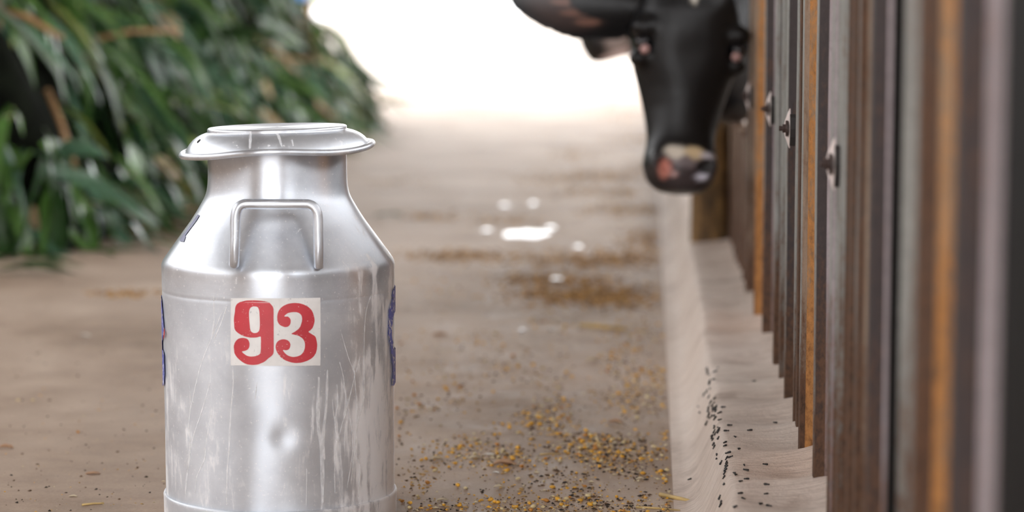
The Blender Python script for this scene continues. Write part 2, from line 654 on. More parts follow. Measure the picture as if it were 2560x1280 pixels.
def ragged(poly, amp=1.2, sub=6):
    out = []
    for p in catmull([(a, y * 0.2, 0) for a, y in poly], sub):
        out.append((p.x + amp * noise.noise((p.x * 1.3, p.y * 1.3, 2)), p.y * 5 + 3 * amp * noise.noise((p.x * 1.1, p.y * 1.1, 5))))
    return out


def pxang(px):
    return math.degrees(math.asin(max(-1, min(1, (px - 700.5) / 287.0))))


rt = [(981, 720), (976, 740), (969, 755), (966, 780), (965, 805), (966, 830), (971, 855), (975, 880), (977, 915), (976, 945), (979, 955)]
left = [(pxang(x), y) for x, y in rt]
right = [(190 - a, y) for a, y in left[::-1]]
hole = [(pxang(983), 778), (pxang(977), 800), (pxang(974.5), 825), (pxang(979), 850), (pxang(982), 868), (100, 872), (112, 850), (118, 825), (112, 790), (100, 775)]
wrapmark('painted_mark', ragged(left + right, 2.4), ragged(hole, 1.2), BLUE)['label'] = 'flaked blue painted mark at the right edge'
lf = [(414.5, 737), (417.5, 755), (419, 775), (421, 795), (421.5, 815), (418, 832), (415, 850), (416, 860), (420.5, 872), (421, 900), (420.5, 930), (416, 952)]
lft = [(pxang(x), y) for x, y in lf]
wrapmark('painted_mark', ragged(lft + [(-190 - a, y) for a, y in lft[::-1]], 1.8), None, BLUE)['label'] = 'flaked blue painted mark at the left edge'
wrapmark('painted_mark', ragged([(-74.0, 805), (-73.2, 815), (-74.2, 826), (-77, 834), (-76, 822), (-75.2, 812)], 0.2), None, RED, 0.0014)['label'] = 'thin red painted edge'
sh = [(500, 538.5), (495, 536.5), (486, 549), (474, 566), (463, 582), (460, 585), (450, 600), (451.5, 603.5), (460.5, 605), (465, 592), (463.5, 590), (468, 584), (480, 568), (492, 552)]
decal('painted_mark', [sh], BODY, GREYBLUE, 0.0008, can, 3, 3)['label'] = 'grey-blue painted bar on the shoulder'

# dried milk runs
DR = NT('dried_milk_run')
dn = DR.noise(DR.coord('Object', (1, 1, 0.3)), 160, 4, 0.7)
DR.set(color=s2l(246, 247, 248), rough=0.6, alpha=DR.rampf(dn, 0.3, 0.75, 0.25, 0.8))
DRM = DR.m
runs = [([(430, 510), (433, 600), (420, 760), (411, 950), (402, 1060), (398, 1240)], 11), ([(380, 200), (330, 320), (260, 500), (215, 690), (195, 800)], 7),
        ([(310, 590), (260, 760), (215, 900), (190, 1080), (180, 1180)], 8), ([(320, 740), (290, 900), (280, 1000), (240, 1090), (230, 1180)], 7),
        ([(1000, 480), (1020, 560), (1030, 640), (1060, 800), (1070, 950), (1040, 1150)], 8), ([(1110, 450), (1080, 560), (1040, 720), (990, 900), (975, 1000), (975, 1180)], 8),
        ([(1075, 480), (1085, 620), (1095, 740), (1090, 960), (1110, 1040), (1100, 1200)], 9), ([(935, 520), (930, 700), (915, 860), (920, 1000)], 18),
        ([(1170, 120), (1140, 220), (1130, 400), (1130, 660), (1095, 820), (1075, 1000), (1060, 1130)], 8), ([(985, 600), (990, 700), (975, 800), (985, 900)], 9),
        ([(560, 590), (550, 680)], 6), ([(890, 560), (885, 800), (905, 940), (910, 1230)], 26), ([(330, 130), (330, 260), (320, 340)], 10),
        ([(200, 600), (205, 700), (195, 840), (205, 900), (185, 1080), (178, 1180)], 8), ([(400, 180), (370, 270), (330, 360)], 8),
        ([(1010, 330), (1045, 450), (1080, 540)], 7), ([(960, 680), (975, 800), (1000, 900)], 7), ([(825, 1050), (822, 1240)], 7), ([(1030, 830), (1026, 960)], 6)]


def ribbon(name, path, wd, bvh, parent, off=0.00025):
    P = catmull([(x, y, 0) for x, y in path], 8, closed=False)
    V, Fc = [], []
    for k, p in enumerate(P):
        t = (P[min(k + 1, len(P) - 1)] - P[max(k - 1, 0)]).normalized()
        nn = Vector((-t.y, t.x, 0))
        ww = wd * 0.5 * (0.55 + 0.45 * math.sin(math.pi * min(1, max(0.03, k / (len(P) - 1))))) * (0.8 + 0.5 * noise.noise((k * 0.37, path[0][0], 0)))
        row = [on_bvh(bvh, *(p + nn * ww * s)[:2], off) for s in (-1, 0, 1)]
        if None in row:
            continue
        V += [CANI @ q for q in row]
    for k in range(len(V) // 3 - 1):
        a = 3 * k
        Fc += [(a, a + 1, a + 4, a + 3), (a + 1, a + 2, a + 5, a + 4)]
    return mesh_obj(name, V, Fc, DRM, parent)


for path, wd in runs:
    ribbon('milk_run', [(380 + x / 2.133, 680 + y / 2.133) for x, y in path], wd / 2.133, BODY, can)
for path, wd in (([(690, 148), (688, 210), (685, 278)], 28), ([(880, 148), (905, 190), (928, 262)], 24), ([(1005, 210), (1015, 260)], 18)):
    ribbon('milk_run', [(400 + x / 3.047, 280 + y / 3.047) for x, y in path], wd / 3.047, LID, lid)
BLK = plain('black_hole', (0.01, 0.01, 0.01, 1), 0.8)
decal('vent_slot', [[(492.4, 357.5), (493.2, 354), (497, 350), (500.5, 348.2), (502, 349), (500, 352.5), (496, 356.5), (493.6, 358)]], LID, BLK, 0.0004, lid, 3)


# handles
def hpt(px, py, rr):
    """point at horizontal offset px from the can axis, at front distance rr"""
    ro = CANI @ CAM
    rd = (CANI.to_3x3() @ ray(px, py))
    t = (-rr - ro.y) / rd.y
    return ro + rd * t


hp = [(585.5, 662, .159), (586, 650, .163), (587, 620, .1665), (588, 585, .1645), (588.5, 550, .162), (591, 531, .161), (597, 518, .1605), (608, 511.5, .160), (622, 510, .160),
      (690, 510.5, .160), (758, 510.5, .160), (773, 512, .160), (785, 518.5, .1605), (792, 531, .161), (794.5, 550, .162), (795.5, 590, .1645), (796.5, 625, .1665), (797, 652, .163), (797, 666, .159)]
hpath = catmull([hpt(*p) for p in hp], 5, closed=False)
V, Fc = tube(hpath, 0.0072, 16)
mesh_obj('handle', V, Fc, ALU, can, smooth=True)
V2 = [Vector((-v.x, -v.y, v.z)) for v in V]
mesh_obj('handle', V2, Fc, ALU, can, smooth=True)


# ------------------------------------------------------------------ corrugated fence
def fence_mat(name, base, rust, amt=0.5, rough=0.55, metal=0.0):
    m = NT(name)
    co = m.coord('Object', (1, 1, 0.18))
    a = m.noise(co, 26, 6, 0.7, 0.5)
    b = m.noise(m.coord('Object', (1, 1, 0.6)), 120, 5, 0.75)
    sep = m.n('ShaderNodeSeparateXYZ')
    m.l(m.coord('Object'), sep.inputs[0])
    lowr = m.rampf(sep.outputs['Z'], 0.45, 0.08, 0.0, 0.26)
    f = m.math('ADD', m.math('ADD', m.math('MULTIPLY', a, 0.6), m.math('MULTIPLY', b, 0.4)), lowr)
    t = 1.0 - amt
    mask = m.rampf(f, t - 0.06, t + 0.12)
    rc = m.ramp(b, [(0.32, tuple(c * 0.45 for c in rust[:3]) + (1,)), (0.5, rust), (0.7, tuple(min(1, c * 1.35) for c in rust[:3]) + (1,))])
    bc = m.ramp(b, [(0.3, tuple(c * 0.75 for c in base[:3]) + (1,)), (0.7, tuple(min(1, c * 1.15) for c in base[:3]) + (1,))])
    m.set(color=m.mix(mask, bc, rc), rough=m.rampf(mask, 0, 1, rough, 0.85), metal=metal, spec=0.4)
    m.bump(m.math('ADD', b, m.math('MULTIPLY', mask, 0.4)), 0.3, 0.002)
    return m.m


RUSTO, RUSTB = s2l(160, 112, 64), s2l(84, 60, 44)
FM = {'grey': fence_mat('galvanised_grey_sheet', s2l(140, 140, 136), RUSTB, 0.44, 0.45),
      'purple': fence_mat('shaded_purple_brown_paint', s2l(54, 45, 45), RUSTB, 0.42),  # purple-brown paint with the shade of the camera-facing flanks painted in
      'lilac': fence_mat('lit_lilac_zinc', s2l(158, 148, 151), s2l(116, 96, 90), 0.42),  # pale zinc strip, aisle light on the flank painted in
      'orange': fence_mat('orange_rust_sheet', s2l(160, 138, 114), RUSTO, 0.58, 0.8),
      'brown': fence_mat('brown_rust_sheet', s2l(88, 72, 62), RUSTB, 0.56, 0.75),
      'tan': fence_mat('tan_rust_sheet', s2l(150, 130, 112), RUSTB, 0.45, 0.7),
      'dark': fence_mat('dark_shade_steel', s2l(22, 20, 19), s2l(30, 25, 21), 0.3, 0.8)}  # near-black tone, painted-in shade of the near fence
FMI = list(FM)
FM['dark'].node_tree.nodes['Principled BSDF'].inputs['Specular IOR Level'].default_value = 0.1
fence = empty('corrugated_fence', (XF, 3.4, ZC))
tag(fence, 'rusty corrugated metal sheet fence standing on the cement curb', 'fence')
# (pixel column of the ridge edge, ridge colour, flank colour, deep flank colour)
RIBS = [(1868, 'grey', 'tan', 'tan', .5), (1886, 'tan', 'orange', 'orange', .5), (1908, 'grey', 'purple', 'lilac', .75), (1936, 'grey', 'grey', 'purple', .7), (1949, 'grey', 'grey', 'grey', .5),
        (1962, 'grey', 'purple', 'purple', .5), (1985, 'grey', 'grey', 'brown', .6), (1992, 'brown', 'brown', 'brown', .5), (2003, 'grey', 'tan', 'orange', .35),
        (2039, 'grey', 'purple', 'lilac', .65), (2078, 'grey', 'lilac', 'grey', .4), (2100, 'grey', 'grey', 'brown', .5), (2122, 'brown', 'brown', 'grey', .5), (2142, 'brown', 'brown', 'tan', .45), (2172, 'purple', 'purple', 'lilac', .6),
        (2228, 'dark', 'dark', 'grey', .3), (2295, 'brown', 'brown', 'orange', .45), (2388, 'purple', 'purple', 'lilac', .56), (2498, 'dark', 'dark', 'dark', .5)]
SHEETS = [(0, 4), (4, 8), (8, 12), (12, 15), (15, 18)]
DEP = 0.036
ribY = [on_x(x, 600, XF).y for x, *_ in RIBS]
RW = 0.022


def rib_profile(k):
    """points (X, Y, material) from the far side of rib k to its valley on the near side"""
    x, rc, fc, dc, sp = RIBS[k]
    Y = ribY[k]
    Yn = ribY[k + 1] if k + 1 < len(ribY) else Y - 0.25
    gap = Y - Yn
    rw = min(RW, gap * 0.25)
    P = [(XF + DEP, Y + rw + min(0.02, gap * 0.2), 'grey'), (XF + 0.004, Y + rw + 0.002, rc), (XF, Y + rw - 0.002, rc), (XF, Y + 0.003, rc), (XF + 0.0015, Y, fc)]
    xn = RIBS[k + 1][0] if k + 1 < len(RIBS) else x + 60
    f0 = min(0.8, max(0.12, sp * (xn - x) / F_PX * Y / DEP))        # where the flank colour changes, with shade and light painted in
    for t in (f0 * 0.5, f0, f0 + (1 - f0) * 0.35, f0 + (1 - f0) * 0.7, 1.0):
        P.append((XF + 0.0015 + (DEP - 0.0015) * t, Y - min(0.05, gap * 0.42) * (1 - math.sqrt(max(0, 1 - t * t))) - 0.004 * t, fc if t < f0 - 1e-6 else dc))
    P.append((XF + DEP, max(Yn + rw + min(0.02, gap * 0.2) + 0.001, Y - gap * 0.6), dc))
    return P


ZTOP = 0.82
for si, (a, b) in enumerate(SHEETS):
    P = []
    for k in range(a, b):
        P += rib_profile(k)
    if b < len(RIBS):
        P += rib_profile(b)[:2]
    off = 0.0018 * (si % 2)
    zs = [0.06, 0.11, 0.16, 0.3, 0.45, 0.6, 0.7, ZTOP]
    V, Fc, mi = [], [], []
    th = 0.0012
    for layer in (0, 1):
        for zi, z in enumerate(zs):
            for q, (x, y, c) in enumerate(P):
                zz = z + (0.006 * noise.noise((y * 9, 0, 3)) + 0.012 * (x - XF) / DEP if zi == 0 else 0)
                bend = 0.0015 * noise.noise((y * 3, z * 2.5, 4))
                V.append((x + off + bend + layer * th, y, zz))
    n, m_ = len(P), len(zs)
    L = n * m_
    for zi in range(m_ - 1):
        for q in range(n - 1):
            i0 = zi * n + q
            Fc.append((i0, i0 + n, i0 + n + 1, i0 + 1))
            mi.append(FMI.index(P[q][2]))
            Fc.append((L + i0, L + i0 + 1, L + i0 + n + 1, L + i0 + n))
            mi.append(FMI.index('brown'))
    for q in range(n - 1):
        Fc.append((q, q + 1, L + q + 1, L + q))
        mi.append(FMI.index('brown'))
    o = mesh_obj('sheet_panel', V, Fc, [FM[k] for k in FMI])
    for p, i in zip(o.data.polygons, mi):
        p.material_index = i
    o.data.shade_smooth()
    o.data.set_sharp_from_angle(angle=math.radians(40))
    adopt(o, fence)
# added dark block standing for the shaded near end of the fence
yp = ribY[-1]
adopt(box('shade_post', (XF + 0.001, yp - 0.32, 0.0), (XF + 0.09, yp + 0.008, ZTOP), FM['dark'], bev=0.004), fence)
# rails behind the sheets that carry the bolts
for z in (0.5, 0.76):
    adopt(box('rail', (XF + DEP + 0.004, ribY[-1], z - 0.03), (XF + DEP + 0.05, ribY[0] + 0.03, z + 0.03), FM['brown'], bev=0.002), fence)

BOLTM = plain('dark_rusted_bolt', s2l(62, 46, 42), 0.6)
WASHM = plain('diamond_washer_steel', s2l(206, 194, 190), 0.45)
RUBM = plain('black_rubber_pad', s2l(40, 36, 35), 0.7)
REDM = plain('red_primer', s2l(140, 66, 62), 0.7, var=0.3)


def bolt(px, py, k):
    X = XF - 0.001
    p = on_x(px, py, X - 0.006)
    y, z = p.y, p.z
    hh, hw = 0.031, 0.017
    V, Fc = [], []
    ol = [(0, hh), (-hw * 0.6, hh * 0.42), (-hw, 0), (-hw * 0.6, -hh * 0.42), (0, -hh), (hw * 0.6, -hh * 0.42), (hw, 0), (hw * 0.6, hh * 0.42)]
    for lay in (0, 1):
        for (dy, dz) in ol:
            V.append((X - 0.0095 - 0.30 * dy + 0.0035 * abs(dz / hh) ** 2 + lay * 0.0016, y + dy, z + dz))
        V.append((X - 0.0085 + lay * 0.0016, y, z))
    for i in range(8):
        j = (i + 1) % 8
        Fc += [(8, j, i), (17, 9 + i, 9 + j), (i, j, 9 + j, 9 + i)]
    ws = mesh_obj('washer', V, Fc, WASHM)
    adopt(ws, fence)
    V, Fc = [], []
    for x0, x1, r, sg in ((X - 0.0165, X - 0.0088, 0.0075, 6), (X - 0.022, X - 0.0165, 0.0038, 8), (X - 0.0115, X - 0.0085, 0.0125, 16)):
        tv, tf = tube([Vector((x0, y, z)), Vector((x1, y, z))], r, sg)
        b0 = len(V)
        V += tv
        Fc += [tuple(b0 + i for i in f) for f in tf]
    adopt(mesh_obj('bolt', V, Fc, BOLTM), fence)
    # rubber pad and smear of red primer
    V, Fc = [], []
    for lay, xx in ((0, X - 0.0055), (1, X + 0.003)):
        for i in range(10):
            a = 2 * math.pi * i / 10
            V.append((xx, y - 0.004 + 0.013 * math.cos(a), z + 0.026 * math.sin(a) * (1 + 0.15 * math.sin(3 * a))))
    Fc = [tuple(range(10)), tuple(range(10, 20))[::-1]] + [(i, i + 10, (i + 1) % 10 + 10, (i + 1) % 10) for i in range(10)]
    adopt(mesh_obj('rubber_pad', V, Fc, RUBM), fence)
    V = [(X + 0.0005 - 0.0012 * (i % 2), y + (-0.006 if i % 2 else 0.008), z + 0.04 - 0.022 * (i // 2)) for i in range(12)]
    Fc = [(2 * i, 2 * i + 1, 2 * i + 3, 2 * i + 2) for i in range(5)]
    adopt(mesh_obj('primer_smear', V, Fc, REDM), fence)


for px, py, k in ((1973, 321, 6), (1925, 272, 3), (2084, 410, 10), (1872, 240, 0)):
    bolt(px, py, k)

# low sheet further on, below the feeding gap
low = empty('low_metal_sheet', (XF, 6.4, ZC))
tag(low, 'low rusty metal sheet under the feeding gap below the black cow', 'metal sheet')
P = []
Y = 7.25
while Y > 5.62:
    P += [(XF + 0.03, Y), (XF + 0.03, Y - 0.05), (XF, Y - 0.075), (XF, Y - 0.12)]
    Y -= 0.155
V, Fc, mi = [], [], []
for z in (0.06, 0.16, 0.3, 1.0):
    for q, (x, y) in enumerate(P):
        zt = (0.50 if y < 5.70 else 0.44) if z == 1.0 else z
        V.append((x, y, zt))
n = len(P)
for zi in range(3):
    for q in range(n - 1):
        i0 = zi * n + q
        Fc.append((i0, i0 + n, i0 + n + 1, i0 + 1))
        mi.append(1 if (q // 4) % 3 else 0)
o = mesh_obj('sheet_panel', V, Fc, [FM['tan'], FM['brown']])
for p, i in zip(o.data.polygons, mi):
    p.material_index = i
sm_ = o.modifiers.new('thick', 'SOLIDIFY')
sm_.thickness = 0.0015
adopt(o, low)
adopt(box('top_rail', (XF + 0.034, 5.6, 0.33), (XF + 0.07, 7.3, 0.37), FM['brown'], bev=0.003), low)

# muddy timber post stub standing on the curb beyond the gap
pm = NT('muddy_timber')
co = pm.coord('Object', (1, 1, 0.35))
a = pm.noise(co, 30, 6, 0.7, 0.8)
pm.set(color=pm.ramp(a, [(0.34, s2l(58, 46, 34)), (0.5, s2l(112, 86, 54)), (0.66, s2l(158, 124, 78))]), rough=0.85)
pm.bump(a, 0.6, 0.006)
V, Fc = [], []
pz = [0.08, 0.12, 0.2, 0.3, 0.4, 0.52]
for z in pz:
    for i in range(16):
        t = 2 * math.pi * i / 16
        cx_, sy_ = math.cos(t), math.sin(t)
        r = 1 / max(abs(cx_) / 0.052, abs(sy_) / 0.06) ** 1
        r = min(r, 0.066) + 0.004 * noise.noise((cx_ * 2, sy_ * 2, z * 14))
        V.append((0.170 + r * cx_, 6.78 + r * sy_, z))
for k in range(len(pz) - 1):
    for i in range(16):
        a0, b0 = k * 16 + i, k * 16 + (i + 1) % 16
        Fc.append((a0, b0, b0 + 16, a0 + 16))
Fc.append(tuple((len(pz) - 1) * 16 + i for i in range(16)))
post = mesh_obj('timber_post', V, Fc, pm.m, smooth=True)
tag(post, 'short muddy brown timber post on the curb under the cow muzzle', 'post')


# ------------------------------------------------------------------ cows
def loft(sections, seg=28):
    """sections: (centre Vector, axis_x Vector, axis_y Vector) ellipses"""
    V, Fc = [], []
    for c, ax, ay, pw in sections:
        for i in range(seg):
            t = 2 * math.pi * i / seg
            ct, st_ = math.cos(t), math.sin(t)
            V.append(c + ax * (math.copysign(abs(ct) ** (2 / pw), ct)) + ay * (math.copysign(abs(st_) ** (2 / pw), st_)))
    n = len(sections)
    for k in range(n - 1):
        for i in range(seg):
            a0, b0 = k * seg + i, k * seg + (i + 1) % seg
            Fc.append((a0, b0, b0 + seg, a0 + seg))
    Fc.append(tuple(range(seg))[::-1])
    Fc.append(tuple((n - 1) * seg + i for i in range(seg)))
    return V, Fc


def ellipsoid(c, rx, ry, rz, rot=None, nu=16, nv=10):
    V, Fc = [], []
    for j in range(1, nv):
        ph = math.pi * j / nv
        for i in range(nu):
            th = 2 * math.pi * i / nu
            p = Vector((rx * math.sin(ph) * math.cos(th), ry * math.sin(ph) * math.sin(th), rz * math.cos(ph)))
            if rot:
                p = rot @ p
            V.append(Vector(c) + p)
    for e in (1, -1):
        p = Vector((0, 0, rz * e))
        V.append(Vector(c) + (rot @ p if rot else p))
    for j in range(nv - 2):
        for i in range(nu):
            a0, b0 = j * nu + i, j * nu + (i + 1) % nu
            Fc.append((a0, a0 + nu, b0 + nu, b0))
    t0, t1 = len(V) - 2, len(V) - 1
    for i in range(nu):
        Fc.append((t0, i, (i + 1) % nu))
        Fc.append((t1, (nv - 2) * nu + (i + 1) % nu, (nv - 2) * nu + i))
    return V, Fc


HEAD = [(0.000, .040, -.050, .030), (0.008, .060, -.066, .046), (0.025, .076, -.076, .056), (0.05, .085, -.081, .062), (0.075, .085, -.080, .066), (0.098, .080, -.073, .068), (0.12, .078, -.066, .071),
        (0.15, .083, -.064, .078), (0.19, .092, -.066, .090), (0.235, .105, -.070, .112), (0.28, .118, -.077, .145), (0.32, .125, -.083, .170), (0.36, .126, -.088, .180), (0.41, .120, -.088, .170), (0.455, .106, -.078, .145), (0.49, .08, -.055, .11), (0.515, .04, -.02, .08)]


def head_parts():
    out = []
    V, Fc = [], []
    seg = 32
    for z, wd, yf, yb in HEAD:
        mid = yf * 0.35 + yb * 0.3
        for i in range(seg):
            t = 2 * math.pi * i / seg
            ct, st_ = math.cos(t), math.sin(t)
            x = wd * math.copysign(abs(ct) ** 0.78, ct)
            if st_ < 0:
                y = mid + (mid - yf) * math.copysign(abs(st_) ** 0.80, st_)
                nar = 0.40 * math.exp(-((z - 0.2) / 0.075) ** 2)
                x *= 1 - nar * abs(st_) ** 1.4
            else:
                y = mid + (yb - mid) * abs(st_) ** 0.9
                x *= 1 - 0.45 * abs(st_) ** 1.3
            V.append(Vector((x, y, z)))
    n = len(HEAD)
    for k in range(n - 1):
        for i in range(seg):
            a0, b0 = k * seg + i, k * seg + (i + 1) % seg
            Fc.append((a0, b0, b0 + seg, a0 + seg))
    Fc.append(tuple(range(seg))[::-1])
    Fc.append(tuple((n - 1) * seg + i for i in range(seg)))
    out.append((V, Fc))
    for s in (-1, 1):
        out.append(ellipsoid((s * 0.108, -0.050, 0.362), 0.032, 0.034, 0.026))       # brow
        out.append(ellipsoid((s * 0.112, -0.030, 0.295), 0.024, 0.034, 0.020))       # cheek bone under the eye
        out.append(ellipsoid((s * 0.050, -0.062, 0.060), 0.030, 0.024, 0.034))       # nostril wing
        out.append(ellipsoid((s * 0.035, -0.050, 0.488), 0.05, 0.05, 0.04))          # poll
        # ear: cupped leaf, opening towards the front
        V, Fc = [], []
        nu, nv = 16, 10
        for lay in (0, 1):
            for i in range(nu + 1):
                u = i / nu
                c = Vector((s * (0.085 + 0.335 * u), 0.06 - 0.03 * u, 0.428 + 0.016 * u))
                hh = 0.020 + 0.080 * math.sin(math.pi * min(1, u * 0.93 + 0.07)) ** 0.62 * (1 if u < 0.98 else 0.5)
                for j in range(nv + 1):
                    v = -1 + 2 * j / nv
                    cup = 0.055 * (1 - v * v) * math.sin(math.pi * min(1, u * 0.8 + 0.2)) ** 0.7
                    V.append(c + Vector((0, cup + lay * 0.013 - 0.02, v * hh)))
        L = (nu + 1) * (nv + 1)
        for i in range(nu):
            for j in range(nv):
                a0 = i * (nv + 1) + j
                q = (a0, a0 + 1, a0 + nv + 2, a0 + nv + 1)
                Fc.append(q if s > 0 else q[::-1])
                r = tuple(L + k for k in q)[::-1]
                Fc.append(r if s > 0 else r[::-1])
        brd = [i * (nv + 1) for i in range(nu + 1)] + [nu * (nv + 1) + j for j in range(1, nv + 1)] + [i * (nv + 1) + nv for i in range(nu - 1, -1, -1)] + [j for j in range(nv - 1, 0, -1)]
        for i in range(len(brd)):
            a0, b0 = brd[i], brd[(i + 1) % len(brd)]
            q = (a0, L + a0, L + b0, b0)
            Fc.append(q if s > 0 else q[::-1])
        out.append((V, Fc))
    return out


COWCOL = NT('cow_coat')
at = COWCOL.n('ShaderNodeAttribute', attribute_name='coat')
hairn = COWCOL.noise(COWCOL.coord('Object', (1, 1, 0.3)), 220, 4, 0.7)
COWCOL.set(color=at.outputs['Color'], rough=COWCOL.rampf(hairn, 0.3, 0.7, 0.34, 0.48), spec=0.36)
COWCOL.bump(hairn, 0.25, 0.002)


def make_cow(name, M, neck, torso, legs, colour, voxel):
    parts = []
    Mi = M.inverted()
    for V, Fc in head_parts():
        parts.append(([M @ v for v in V], Fc))
    secs = []
    ctrl = neck + torso
    cen = catmull([p for p, _, _ in ctrl], 5, closed=False)
    rad_ = catmull([(ry, rz, 0) for _, ry, rz in ctrl], 5, closed=False)
    allp = [(c, r.x, r.y) for c, r in zip(cen, rad_)]
    for k, (p, ry, rz) in enumerate(allp):
        p0, p1 = Vector(allp[max(0, k - 1)][0]), Vector(allp[min(len(allp) - 1, k + 1)][0])
        t = (p1 - p0).normalized()
        sx = t.cross(Vector((0, 0, 1))).normalized()
        up = sx.cross(t).normalized()
        secs.append((Vector(p), sx * ry, up * rz, 2.2))
    parts.append(loft(secs))
    for path in legs:
        pts_ = [Vector(q[:3]) for q in path]
        rad = [q[3] for q in path]
        parts.append(tube(pts_, rad, 14))
    V, Fc = [], []
    for pv, pf in parts:
        b = len(V)
        V += pv
        Fc += [tuple(b + i for i in f) for f in pf]
    tmp = mesh_obj('tmp_cow', V, Fc)
    bm = bmesh.new()
    bm.from_mesh(tmp.data)
    bmesh.ops.recalc_face_normals(bm, faces=bm.faces[:])
    bm.to_mesh(tmp.data)
    bm.free()
    r = tmp.modifiers.new('r', 'REMESH')
    r.mode = 'VOXEL'
    r.voxel_size = voxel
    s = tmp.modifiers.new('s', 'SMOOTH')
    s.iterations = 7
    s.factor = 0.5
    dg = bpy.context.evaluated_depsgraph_get()
    me = bpy.data.meshes.new_from_object(tmp.evaluated_get(dg))
    bpy.data.objects.remove(tmp)
    # sculpt nostrils, nose ridge and eye sockets
    for v in me.vertices:
        q = Mi @ v.co
        if q.z < 0.55 and abs(q.x) < 0.2 and q.y < 0.1:
            sx = 1 if q.x > 0 else -1
            ax = abs(q.x)
            d = Vector((0, 0, 0))
            e = ((ax - 0.045) / 0.017) ** 2 + ((q.z - 0.055 - 0.35 * (ax - 0.045)) / 0.015) ** 2
            if q.y < -0.02 and e < 6:
                d.y += 0.020 * math.exp(-e)
            e = ((ax - 0.113) / 0.022) ** 2 + ((q.z - 0.328) / 0.018) ** 2 + ((q.y + 0.055) / 0.03) ** 2
            if e < 6:
                d.x -= sx * 0.010 * math.exp(-e)
                d.y += 0.006 * math.exp(-e)
            e = (ax / 0.05) ** 2 + ((q.z - 0.31) / 0.035) ** 2
            if q.y < -0.03 and e < 6:
                d.y += 0.004 * math.exp(-e)
            if q.y < -0.03:                      # mouth line
                e = ((q.z - 0.018) / 0.005) ** 2
                if e < 6:
                    d.y += 0.004 * math.exp(-e)
            v.co = M @ (q + d)
    at_ = me.color_attributes.new('coat', 'FLOAT_COLOR', 'POINT')
    buf = []
    for v in me.vertices:
        c = colour(Mi @ v.co, v.co)
        buf += [c[0], c[1], c[2], 1.0]
    at_.data.foreach_set('color', buf)
    me.shade_smooth()
    me.materials.append(COWCOL.m)
    root = empty(name, (neck[-1][0][0], neck[-1][0][1], 0))
    o = bpy.data.objects.new('body', me)
    COL.objects.link(o)
    adopt(o, root)
    # eyes
    EY = plain('cow_eye_glossy', (0.012, 0.010, 0.012, 1), 0.08, spec=0.6, var=0.05)
    LD = plain('cow_eyelid_pink', s2l(176, 140, 136), 0.45)
    for s in (-1, 1):
        V, Fc = ellipsoid((s * 0.110, -0.052, 0.328), 0.018, 0.021, 0.018)
        adopt(mesh_obj('eye', [M @ v for v in V], Fc, EY, smooth=True), root)
        V, Fc = ellipsoid((s * 0.1045, -0.064, 0.312), 0.011, 0.012, 0.011, Matrix.Rotation(s * 0.6, 3, 'Y'))
        adopt(mesh_obj('eyelid', [M @ v for v in V], Fc, LD, smooth=True), root)
    return root


def blob(q, c, r):
    e = sum(((q[i] - c[i]) / r[i]) ** 2 for i in range(3) if r[i])
    return max(0.0, min(1.0, 1.5 - e)) if e < 1.5 else 0.0


def mixc(a, b, t):
    return tuple(a[i] * (1 - t) + b[i] * t for i in range(3))


BLACK = (0.0042, 0.0042, 0.0050)


def coat_black(q, wco):
    c = BLACK
    wob = 0.006 * noise.noise(wco * 40)
    if q.z < 0.6 and abs(q.x) < 0.5 and q.y < 0.14:
        if q.y < 0.0 and abs(q.x) < 0.15:
            t = blob(q, (-0.002, 0, 0.470 + wob), (0.011, 0, 0.045))
            c = mixc(c, s2l(222, 214, 200), t)
            # muzzle
            if q.z < 0.115:
                c = mixc(c, s2l(64, 56, 58), blob(q, (0, 0, 0.05), (0.07, 0, 0.045)))
                c = mixc(c, s2l(120, 110, 113), blob(q, (0.005, 0, 0.068 + wob), (0.040, 0, 0.016)))
                c = mixc(c, s2l(222, 214, 200), blob(q, (-0.022, 0, 0.086 + wob), (0.026, 0, 0.014)))
                c = mixc(c, s2l(216, 194, 156), blob(q, (0.022, 0, 0.086 + wob), (0.024, 0, 0.013)))
                c = mixc(c, s2l(188, 184, 192), blob(q, (0.056, 0, 0.083), (0.022, 0, 0.008)))
                c = mixc(c, s2l(205, 136, 122), blob(q, (-0.044, 0, 0.046), (0.015, 0, 0.022)))
                c = mixc(c, s2l(190, 150, 146), blob(q, (-0.022, 0, 0.034), (0.007, 0, 0.007)))
                c = mixc(c, (0.008, 0.008, 0.009), blob(q, (0.046, 0, 0.058), (0.02, 0, 0.014)))
                c = mixc(c, s2l(196, 196, 210), blob(q, (0.040, 0, 0.034), (0.016, 0, 0.008)))
        if q.x < -0.15 or q.x > 0.15:
            if q.y < 0.075:
                for cz, cx0, w_ in ((0.405, -0.235, 0.05), (0.432, -0.265, 0.045), (0.465, -0.28, 0.06), (0.382, -0.22, 0.03)):
                    c = mixc(c, s2l(138, 98, 82), 0.85 * blob((abs(q.x) * -1, 0, q.z + 0.12 * (abs(q.x) - 0.25)), (cx0, 0, cz), (w_, 0, 0.0085)))
                c = mixc(c, s2l(74, 58, 54), 0.5 * blob((-abs(q.x), 0, q.z), (-0.27, 0, 0.43), (0.10, 0, 0.07)))
    return c


